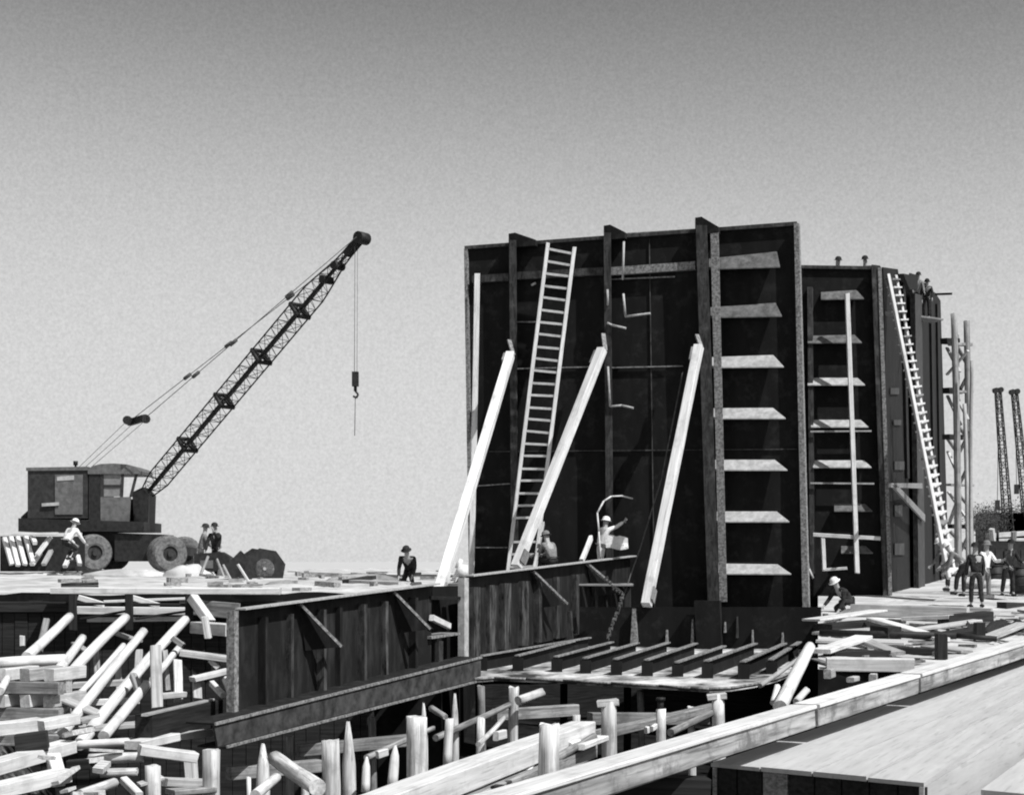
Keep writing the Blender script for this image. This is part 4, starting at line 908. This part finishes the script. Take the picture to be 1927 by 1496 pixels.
bd = MB().prism([P(150, 1072, 51), P(222, 1072, 51), P(205, 1085, 50.8), P(182, 1096, 50.6), P(168, 1086, 50.8)], (0, .5, 0)).build('bucket', BLACK)
tag(bd, 'black pointed bucket on the sand in front of the rear crane wheel', 'bucket')
# small things behind the nearest low bulkhead
tag(MB().box(P(648, 1112, 44), P(665, 1094, 44.8)).bar(P(652, 1094, 44), P(700, 1086, 45), .3, .1).build('crate', CRANEM), 'low dark crate behind the nearest low bulkhead', 'crate')
timber(P(668, 1094, 44), P(762, 1098, 42), .4, .1, WOOD, 'plank', None, 'pale plank behind the nearest low bulkhead by the stooping man', 'plank')
heap('sand_heap', P(690, 1104, 46), 1.5, .8, .35, GREYG, 'grey heap behind the pale plank left of the stooping man', 'heap', 8)
timber(P(805, 1104, 38), P(868, 1100, 37.5), .3, .12, WOOD, 'plank', None, 'pale plank at the foot of the leftmost long shore', 'plank')
tag(MB().mesh([], []).tube(P(868, 1085, 43), P(872, 1062, 43), .22, .12, 9).tube(P(860, 1070, 43), P(868, 1052, 43), .08, .06, 8).build('sack', CLW), 'white sack standing at the foot of the upright plank', 'sack')
# platform behind low bulkhead for workers
dk = empty('work_platform', P(1000, 1095, 45)); tag(dk, 'rough plank platform behind the further low bulkhead', 'platform')
for i in range(6):
    Y = 42.3 + i * .75; timber(P(875, 1090, Y) * 1.0 + V((0, 0, -.15)), V((P(1190, 1090, Y).x, Y, P(875, 1090, Y).z - .15)), .6, .06, WOODD, 'board', dk)
for x in (900, 1060, 1180): timber(V((P(x, 1090, 44).x, 44, -.1)), V((P(x, 1090, 44).x, 44, P(875, 1090, 44).z - .25)), .2, .2, TAR_SHADE, 'leg', dk)
# staging plank behind the top of the second block
wp = empty('walkway', P(1640, 600, 54.5)); tag(wp, 'high staging walkway behind the top of the lower block', 'walkway')
timber(P(1540, 594, 53.6), P(1690, 590, 53.6), .6, .08, WOODD, 'board', wp); timber(P(1690, 594, 68), P(1764, 604, 69), .8, .08, WOODD, 'board', wp)
for (x, Y) in ((1550, 53.8), (1640, 53.8)): timber(V((P(x, 1000, Y).x, Y, 3)), P(x, 598, Y), .15, .15, WOODD, 'post', wp)
MB().bar(P(1762, 554, 60), P(1790, 553, 58), .08, .08).build('outrigger', BLACK, wp)

# ------------------------------------------------------------ people
def skinned(name, pts, edges, rad, m, parent, root=0, sub=2):
    me = bpy.data.meshes.new(name); me.from_pydata([V(p) for p in pts], edges, [])
    o = bpy.data.objects.new(name, me); col.objects.link(o); o.parent = parent
    md = o.modifiers.new('Skin', 'SKIN'); md.use_smooth_shade = True
    for i, r in enumerate(rad):
        v = me.skin_vertices[0].data[i]; v.radius = (r if isinstance(r, tuple) else (r, r)); v.use_root = (i == root)
    ms = o.modifiers.new('Sub', 'SUBSURF'); ms.levels = 1; ms.render_levels = sub
    me.materials.append(m)
    return o
def person(feet, rz, label, tor=5, thigh=(5, -5), knee=(5, 5), arm=(15, -5), elb=(20, 20), head=0, shirt=CLG, trou=CLD, hat=None, sc_=1.0, group=None):
    """angles in degrees, body faces local +Y"""
    r = empty('person', feet, R(rz)); r.scale = (sc_,) * 3
    tag(r, label, 'person', group)
    dn = lambda a: V((0, math.sin(R(a)), -math.cos(R(a)))); upv = lambda a: V((0, math.sin(R(a)), math.cos(R(a))))
    hipz = V((0, 0, 0)); J = {}
    for s_, i in ((-1, 0), (1, 1)):
        hp_ = hipz + V((s_ * .095, 0, -.03)); kn = hp_ + dn(thigh[i]) * .43 + V((s_ * .02, 0, 0)); an = kn + dn(thigh[i] - knee[i]) * .42
        J['hip', i], J['kn', i], J['an', i] = hp_, kn, an; J['toe', i] = an + V((s_ * .03, .17, -.05)); J['heel', i] = an + V((0, -.05, -.05))
    low = min(J['an', 0].z, J['an', 1].z) - .08
    U = upv(tor); wst = U * .15; ch_ = U * .38 + V((0, -.01, 0)); nk = U * .53; U2 = upv(tor * .6 + head)
    jaw = nk + U2 * .1 + V((0, .03, 0)); sk = nk + U2 * .19 + V((0, .01, 0)); crn = nk + U2 * .25
    for s_, i in ((-1, 0), (1, 1)):
        sh = U * .46 + V((s_ * .185, 0, 0)); eb = sh + dn(arm[i]) * .29 + V((s_ * .05, 0, 0)); wr = eb + dn(arm[i] + elb[i]) * .26 - V((s_ * .03, 0, 0)); hn = wr + dn(arm[i] + elb[i] + 8) * .09
        J['sh', i], J['eb', i], J['wr', i], J['hn', i] = sh, eb, wr, hn
    off = V((-(J['an', 0].x + J['an', 1].x) / 2, -(J['an', 0].y + J['an', 1].y) / 2, -low))
    for k in J: J[k] = J[k] + off
    pel, wst, ch_, nk, jaw, sk, crn = [p + off for p in (hipz, wst, ch_, nk, jaw, sk, crn)]
    fw = (U2.cross(V((1, 0, 0)))) * -1
    pts = [pel, wst, ch_, nk, jaw, sk, crn, jaw + fw * .085 + U2 * .045]; rad = [(.13, .1), (.12, .09), (.15, .1), .055, (.07, .08), (.082, .1), (.06, .07), .018]
    E = [(0, 1), (1, 2), (2, 3), (3, 4), (4, 5), (5, 6), (4, 7)]
    for i in (0, 1):
        k = len(pts); s_ = (-1, 1)[i]
        pts += [J['hip', i], J['kn', i], J['an', i], J['toe', i]]; rad += [.085, .055, .038, .03]; E += [(0, k), (k, k + 1), (k + 1, k + 2), (k + 2, k + 3)]
        k = len(pts); pts += [J['sh', i], J['eb', i], J['wr', i], J['hn', i]]; rad += [.055, .042, .028, (.036, .018)]; E += [(2, k), (k, k + 1), (k + 1, k + 2), (k + 2, k + 3)]
        dd = (J['hn', i] - J['wr', i]).normalized(); lat = dd.cross(V((1, 0, 0))).normalized()
        for f in range(4):
            q = len(pts); o_ = lat * (f - 1.5) * .022
            ln = (.055, .068, .064, .05)[f]
            pts += [J['hn', i] + o_ + dd * .03, J['hn', i] + o_ * 1.15 + dd * (.03 + ln) + V((-s_ * .02, 0, 0))]; rad += [.011, .009]; E += [(k + 3, q), (q, q + 1)]
        q = len(pts); pts += [J['wr', i] + dd * .04 + lat * .045, J['wr', i] + dd * .08 + lat * .07]; rad += [.012, .01]; E += [(k + 3, q), (q, q + 1)]
    skinned('body', pts, E, rad, SKIN, r, sub=1)
    pts = [pel + (wst - pel) * .3, wst, ch_, nk - (nk - ch_) * .3]; rad = [(.165, .125), (.15, .12), (.18, .135), (.09, .08)]; E = [(0, 1), (1, 2), (2, 3)]
    for i in (0, 1):
        k = len(pts); pts += [J['sh', i], J['eb', i], J['wr', i]]; rad += [.078, .06, .048]; E += [(2, k), (k, k + 1), (k + 1, k + 2)]
    skinned('shirt', pts, E, rad, shirt, r, root=1, sub=1)
    pts = [pel + (wst - pel) * .35, pel - (wst - pel).normalized() * .02]; rad = [(.155, .12), (.15, .13)]; E = [(0, 1)]
    for i in (0, 1):
        k = len(pts); pts += [J['hip', i], J['kn', i], J['an', i] + (J['kn', i] - J['an', i]) * .1]; rad += [.1, .078, .066]; E += [(1, k), (k, k + 1), (k + 1, k + 2)]
    skinned('trousers', pts, E, rad, trou, r, root=0, sub=1)
    for i in (0, 1): skinned('shoe', [J['heel', i], J['an', i] + V((0, 0, -.02)), J['toe', i]], [(0, 1), (1, 2)], [.045, .055, .04], BLACK, r, root=1, sub=1)
    # hat or hair as a small cap over the crown
    hb_ = MB(); n = 16; cc = sk + U2 * .03; X = V((1, 0, 0)); m_ = hat or CLD; prof = [(.125, 0), (.122, .04), (.1, .085), (.05, .115), (.005, .12)]
    if hat: prof = [(.175, -.015), (.12, .0)] + prof[1:]
    vs = []
    for (q, h) in prof:
        for i in range(n): a = 2 * math.pi * i / n; vs.append(cc + X * math.cos(a) * q * .86 + fw * math.sin(a) * q * 1.0 + U2 * h)
    fs = [[j * n + i, j * n + (i + 1) % n, (j + 1) * n + (i + 1) % n, (j + 1) * n + i] for j in range(len(prof) - 1) for i in range(n)]
    me = bpy.data.meshes.new('hat'); me.from_pydata(vs, [], fs); me.materials.append(m_); me.polygons.foreach_set('use_smooth', [True] * len(fs))
    ho = bpy.data.objects.new('hat' if hat else 'hair', me); col.objects.link(ho); ho.parent = r
    return r
person(P(376, 1090, 51.5), -70, 'man in dark clothes with light trousers standing by the front crane wheel', tor=12, arm=(40, 20), elb=(30, 40), shirt=CLG, trou=CLG, hat=CLD)
person(P(407, 1088, 51), 160, 'man in dark jacket with raised arm right of the crane wheels', tor=8, thigh=(18, -14), arm=(70, 20), elb=(70, 10), shirt=CLD, trou=CLD, hat=CLD)
person(P(131, 1058, 50.5), -30, 'man in white shirt and white hat crouching in front of the crane', tor=35, thigh=(75, 60), knee=(110, 100), arm=(20, 30), elb=(30, 20), shirt=CLW, trou=CLD, hat=CLW)
person(P(771, 1112, 45), 170, 'dark-clothed man stooping behind the nearest low bulkhead', tor=45, thigh=(80, 50), knee=(120, 110), arm=(20, 10), shirt=CLD, trou=CLD, hat=CLD)
person(P(1034, 1090, 43.5), 40, 'man in a pale shirt crouching right of the ladder foot', tor=25, thigh=(95, 70), knee=(130, 120), arm=(30, 40), elb=(50, 40), shirt=CLG, trou=CLD, hat=CLG)
person(P(1126, 1090, 45.3), -60, 'man in white overalls working under the hose against the tallest bulkhead', tor=15, thigh=(8, -12), knee=(8, 8), arm=(60, 110), elb=(20, 10), shirt=CLW, trou=CLW, hat=CLW)
person(P(1590, 1168, 42.5), 120, 'man in pale hat crouching at the foot of the lower block', tor=50, thigh=(95, 70), knee=(125, 120), arm=(10, 30), shirt=CLD, trou=CLD, hat=CLW)
person(P(1838, 1143, 44.3), 10, 'man in dark clothes standing with back to us near the second ladder foot', tor=3, thigh=(6, -8), arm=(5, -5), elb=(20, 10), shirt=CLD, trou=CLD, hat=CLD)
person(P(1806, 1122, 47), 70, 'man in pale shirt bending beside the second ladder foot', tor=50, thigh=(30, 5), knee=(25, 5), arm=(10, 30), shirt=CLG, trou=CLD, hat=CLW)
person(P(1852, 1128, 49), -150, 'man in pale shirt standing beyond the dark-clothed one, by the scaffold', tor=5, arm=(35, 10), elb=(60, 20), shirt=CLW, trou=CLG, hat=CLG)
person(P(1571, 586, 53.4), 200, 'dark figure looking over the top edge of the lower block, left', tor=15, shirt=CLD, trou=CLD, hat=CLD)
person(P(1632, 584, 53.4), 150, 'dark figure standing above the corner of the lower block', tor=18, shirt=CLD, trou=CLD, hat=CLD)
person(P(1722, 592, 68), 190, 'figure in pale shirt on top of the far side of the block', tor=25, shirt=CLG, trou=CLD, hat=CLD)
person(P(1743, 602, 69), 170, 'dark stooping figure beside the pale-shirted one on the block', tor=35, shirt=CLD, trou=CLD, hat=CLD)
# hose arcing over the worker, cloth screen beside him
tag(MB().path([P(1130, 1050, 44.6), P(1127, 1000, 44.8), P(1124, 965, 45), P(1136, 943, 45.2), P(1150, 934, 45.4), P(1170, 933, 45.6), P(1190, 938, 45.8)], .025).build('hose', WHITE), 'pale hose arcing over the man in white overalls', 'hose')
vs = []; fs = []
for j in range(5):
    for i in range(7): vs.append(P(1140 + i * 7, 1004 + j * 7 + i * (1.5 if j < 3 else .2) + 2 * math.sin(i + j), 45.0) + V((0, .12 * math.sin(i * 1.3 + j), 0)))
for j in range(4):
    for i in range(6): fs.append([j * 7 + i, j * 7 + i + 1, (j + 1) * 7 + i + 1, (j + 1) * 7 + i])
tag(MB().mesh(vs, fs, True).build('canvas', CLW), 'crumpled white canvas beside the man in overalls', 'canvas')
timber(P(1094, 1056, 43.5), P(1112, 1012, 44.5), .1, .16, WHITE, 'plank', None, 'short white plank leaning left of the man in overalls', 'plank')
timber(P(1005, 1070, 42.8), P(1022, 985, 45.0), .08, .12, WOOD, 'batten', None, 'pale batten leaning between the ladder foot and the crouching man', 'batten')

# dark bars added as painted shade around the raised yard planks
for i, (x0, y0, x1, y1, w_, h, lab) in enumerate(((1548, 1188, 1640, 1180, .5, .2, 'added shade strip under the white tilted plank at the left end of the yard'), (1690, 1180, 1765, 1198, .6, .1, 'added shade strip beside the slanting white plank in the middle of the yard'),
        (1560, 1236, 1665, 1234, .5, .14, 'added shade strip under the short raised white plank near the yard edge'), (1780, 1200, 1838, 1190, .5, .14, 'added shade strip between the two short dark posts'), (1640, 1172, 1700, 1174, .5, .12, 'added shade strip behind the slanting white plank'), (1690, 1226, 1762, 1229, .3, .12, 'added shade strip left of the nearest dark post'))):
    st(x0, y0, x1, y1, w_, h, TAR_SHADE, lab, -.03)
# welding set by the two men
ws = empty('welding_set', P(395, 1090, 50)); tag(ws, 'dark wheeled welding set between the two men and the sand', 'welder')
B = P(395, 1090, 50)
MB().prism([B + V(v) for v in ((-.5, 0, .25), (.62, 0, .25), (.62, 0, .7), (.35, 0, .86), (-.5, 0, .8))], (0, .6, 0)).build('housing', BLACK, ws)
for dx in (-.35, .45): MB().tube(B + V((dx, -.09, .2)), B + V((dx, .0, .2)), .2, n=16).build('wheel', RUBBER, ws)
MB().bar(B + V((.62, .3, .35)), B + V((1.1, .2, .1)), .06, .06).build('drawbar', PALE_SUNLIT, ws)
MB().box(B + V((-.3, -.012, .35)), B + V((.1, -.003, .6))).build('side_panel', CRANEL, ws)
timber(P(372, 1096, 49.5), P(392, 1046, 49.8), .07, .07, WOOD, 'lath', None, 'thin pale lath leaning on the welding set', 'lath')
timber(P(424, 1092, 49.5), P(408, 1052, 49.8), .07, .07, WOODD, 'lath', None, 'weathered lath leaning on the right end of the welding set', 'lath')


rr = random.Random(21); sb = MB()
for i in range(70):
    px = rr.uniform(100, 860); Y = rr.uniform(37, 56); z = CZ - lerp(.74, .40, min(1, (Y - 36) / 18)) + .05
    c = P(px, 1090, Y); c.z = z; a_ = rr.uniform(0, 3.14); L = rr.uniform(.1, .8); d = V((math.cos(a_), math.sin(a_), rr.uniform(-.02, .1))) * L / 2
    sb.bar(c - d, c + d, rr.uniform(.05, .25), rr.uniform(.04, .14))
tag(sb.build('quay_scraps', WOODD), 'dark scraps and offcuts scattered on the pale quay', kind='stuff')

# more framing between the leaning logs
for i, (x0, y0, Y0, x1, y1, Y1, wd, ht, m, lab) in enumerate(((96, 1292, 29.5, 262, 1282, 30.3, .16, .12, WOOD, 'upper level cross timber behind the leaning logs'), (100, 1325, 28.8, 262, 1318, 29.6, .16, .12, WHITE, 'middle level cross timber behind the leaning logs'), (92, 1356, 27.8, 262, 1352, 28.6, .2, .12, WOOD, 'lower level cross timber behind the leaning logs'),
        (180, 1222, 32.2, 184, 1290, 31.6, .12, .12, WOODD, 'upright prop behind the second and third leaning logs'), (222, 1240, 32, 226, 1330, 31, .12, .12, WOOD, 'upright prop behind the thin leaning pole'), (262, 1225, 31.8, 258, 1300, 31.2, .14, .14, WOOD, 'upright prop behind the longest leaning log'), (310, 1225, 31, 316, 1300, 30.6, .1, .1, WOODD, 'dim upright prop left of the white upright prop'),
        (88, 1165, 35, 74, 1225, 34.5, .14, .08, WOODD, 'grey board leaning on the retaining wall, far left'), (42, 1196, 34, 42, 1215, 34, .1, .1, WHITE, 'tiny white block against the dark retaining wall'), (140, 1210, 33, 175, 1232, 32.4, .16, .06, WOODD, 'grey board between the short and long leaning logs'), (215, 1190, 34, 262, 1206, 33.6, .2, .06, WOOD, 'pale board behind the head of the longest leaning log'),
        (108, 1310, 28, 190, 1345, 27.4, .3, .05, WOOD, 'pale board lying among the log feet'), (150, 1372, 26.6, 268, 1362, 27, .4, .08, WOOD, 'wide pale board in front of the log feet'), (100, 1425, 24.6, 112, 1470, 24.2, .2, .2, WHITE, 'white upright block at the bottom left, right of the squared timbers'), (128, 1440, 24, 172, 1436, 24, .2, .16, TAR_SHADE, 'dark block at the bottom left between the level logs'), (232, 1466, 23.4, 262, 1496, 23, .12, .1, WHITE, 'white stub leaning on the square-cut pile'))):
    tk(x0, y0, Y0, x1, y1, Y1, wd, ht, m, lab)
# oil barrels and boards by the compressor, two more men
for x, y, Y, lab in ((1872, 1112, 54, 'dark barrel left of the compressor'), (1888, 1108, 54.5, 'dark barrel beside the first one, near the compressor'), (1918, 1118, 51, 'dark barrel at the right edge in front of the compressor')):
    b0 = P(x, y, Y); mb = MB().tube(b0, b0 + V((0, 0, .88)), .29, n=18)
    for h in (.02, .3, .6, .86): mb.tube(b0 + V((0, 0, h - .015)), b0 + V((0, 0, h + .015)), .305, n=18)
    tag(mb.build('barrel', BLACK), lab, 'barrel', 'dark barrels by the compressor')
person(P(1896, 1122, 50), 200, 'dark-clothed man standing before the compressor at the right edge', tor=12, thigh=(10, -8), arm=(30, 15), elb=(40, 30), shirt=CLD, trou=CLD, hat=CLD)
person(P(1783, 1112, 50), 100, 'grey-shirted man stooping behind the foot of the second ladder', tor=40, thigh=(25, 10), knee=(20, 10), arm=(10, 20), shirt=CLG, trou=CLD, hat=CLW)
for i, (x0, y0, x1, y1, Y, m, lab) in enumerate(((1862, 1050, 1932, 1036, 64, TAR_SHADE, 'dark beam propped behind the barrels'), (1880, 1082, 1935, 1060, 62, WOODD, 'weathered beam slanting up right behind the compressor'), (1866, 995, 1878, 1100, 63, WOOD, 'pale upright pole behind the barrels'), (1908, 1000, 1904, 1100, 66, WOODD, 'weathered upright pole behind the compressor'))):
    timber(P(x0, y0, Y), P(x1, y1, Y + .5), .18, .2, m, 'timber', None, lab, 'timber', 'timbers behind the barrels')

for a_ in ((905, 1350, 15, 28, 'upright pile between the slim pointed pile and the one with the cross arm'), (1085, 1345, 14, 30, 'short pale pile in the dark left of the flared pile'), (1300, 1330, 14, 30, 'short pale pile between the bolt-topped and the forked pile'), (575, 1440, 15, 28, 'short pale pile between the two lower left pointed piles')):
    pile(*a_, zb_=-.2)

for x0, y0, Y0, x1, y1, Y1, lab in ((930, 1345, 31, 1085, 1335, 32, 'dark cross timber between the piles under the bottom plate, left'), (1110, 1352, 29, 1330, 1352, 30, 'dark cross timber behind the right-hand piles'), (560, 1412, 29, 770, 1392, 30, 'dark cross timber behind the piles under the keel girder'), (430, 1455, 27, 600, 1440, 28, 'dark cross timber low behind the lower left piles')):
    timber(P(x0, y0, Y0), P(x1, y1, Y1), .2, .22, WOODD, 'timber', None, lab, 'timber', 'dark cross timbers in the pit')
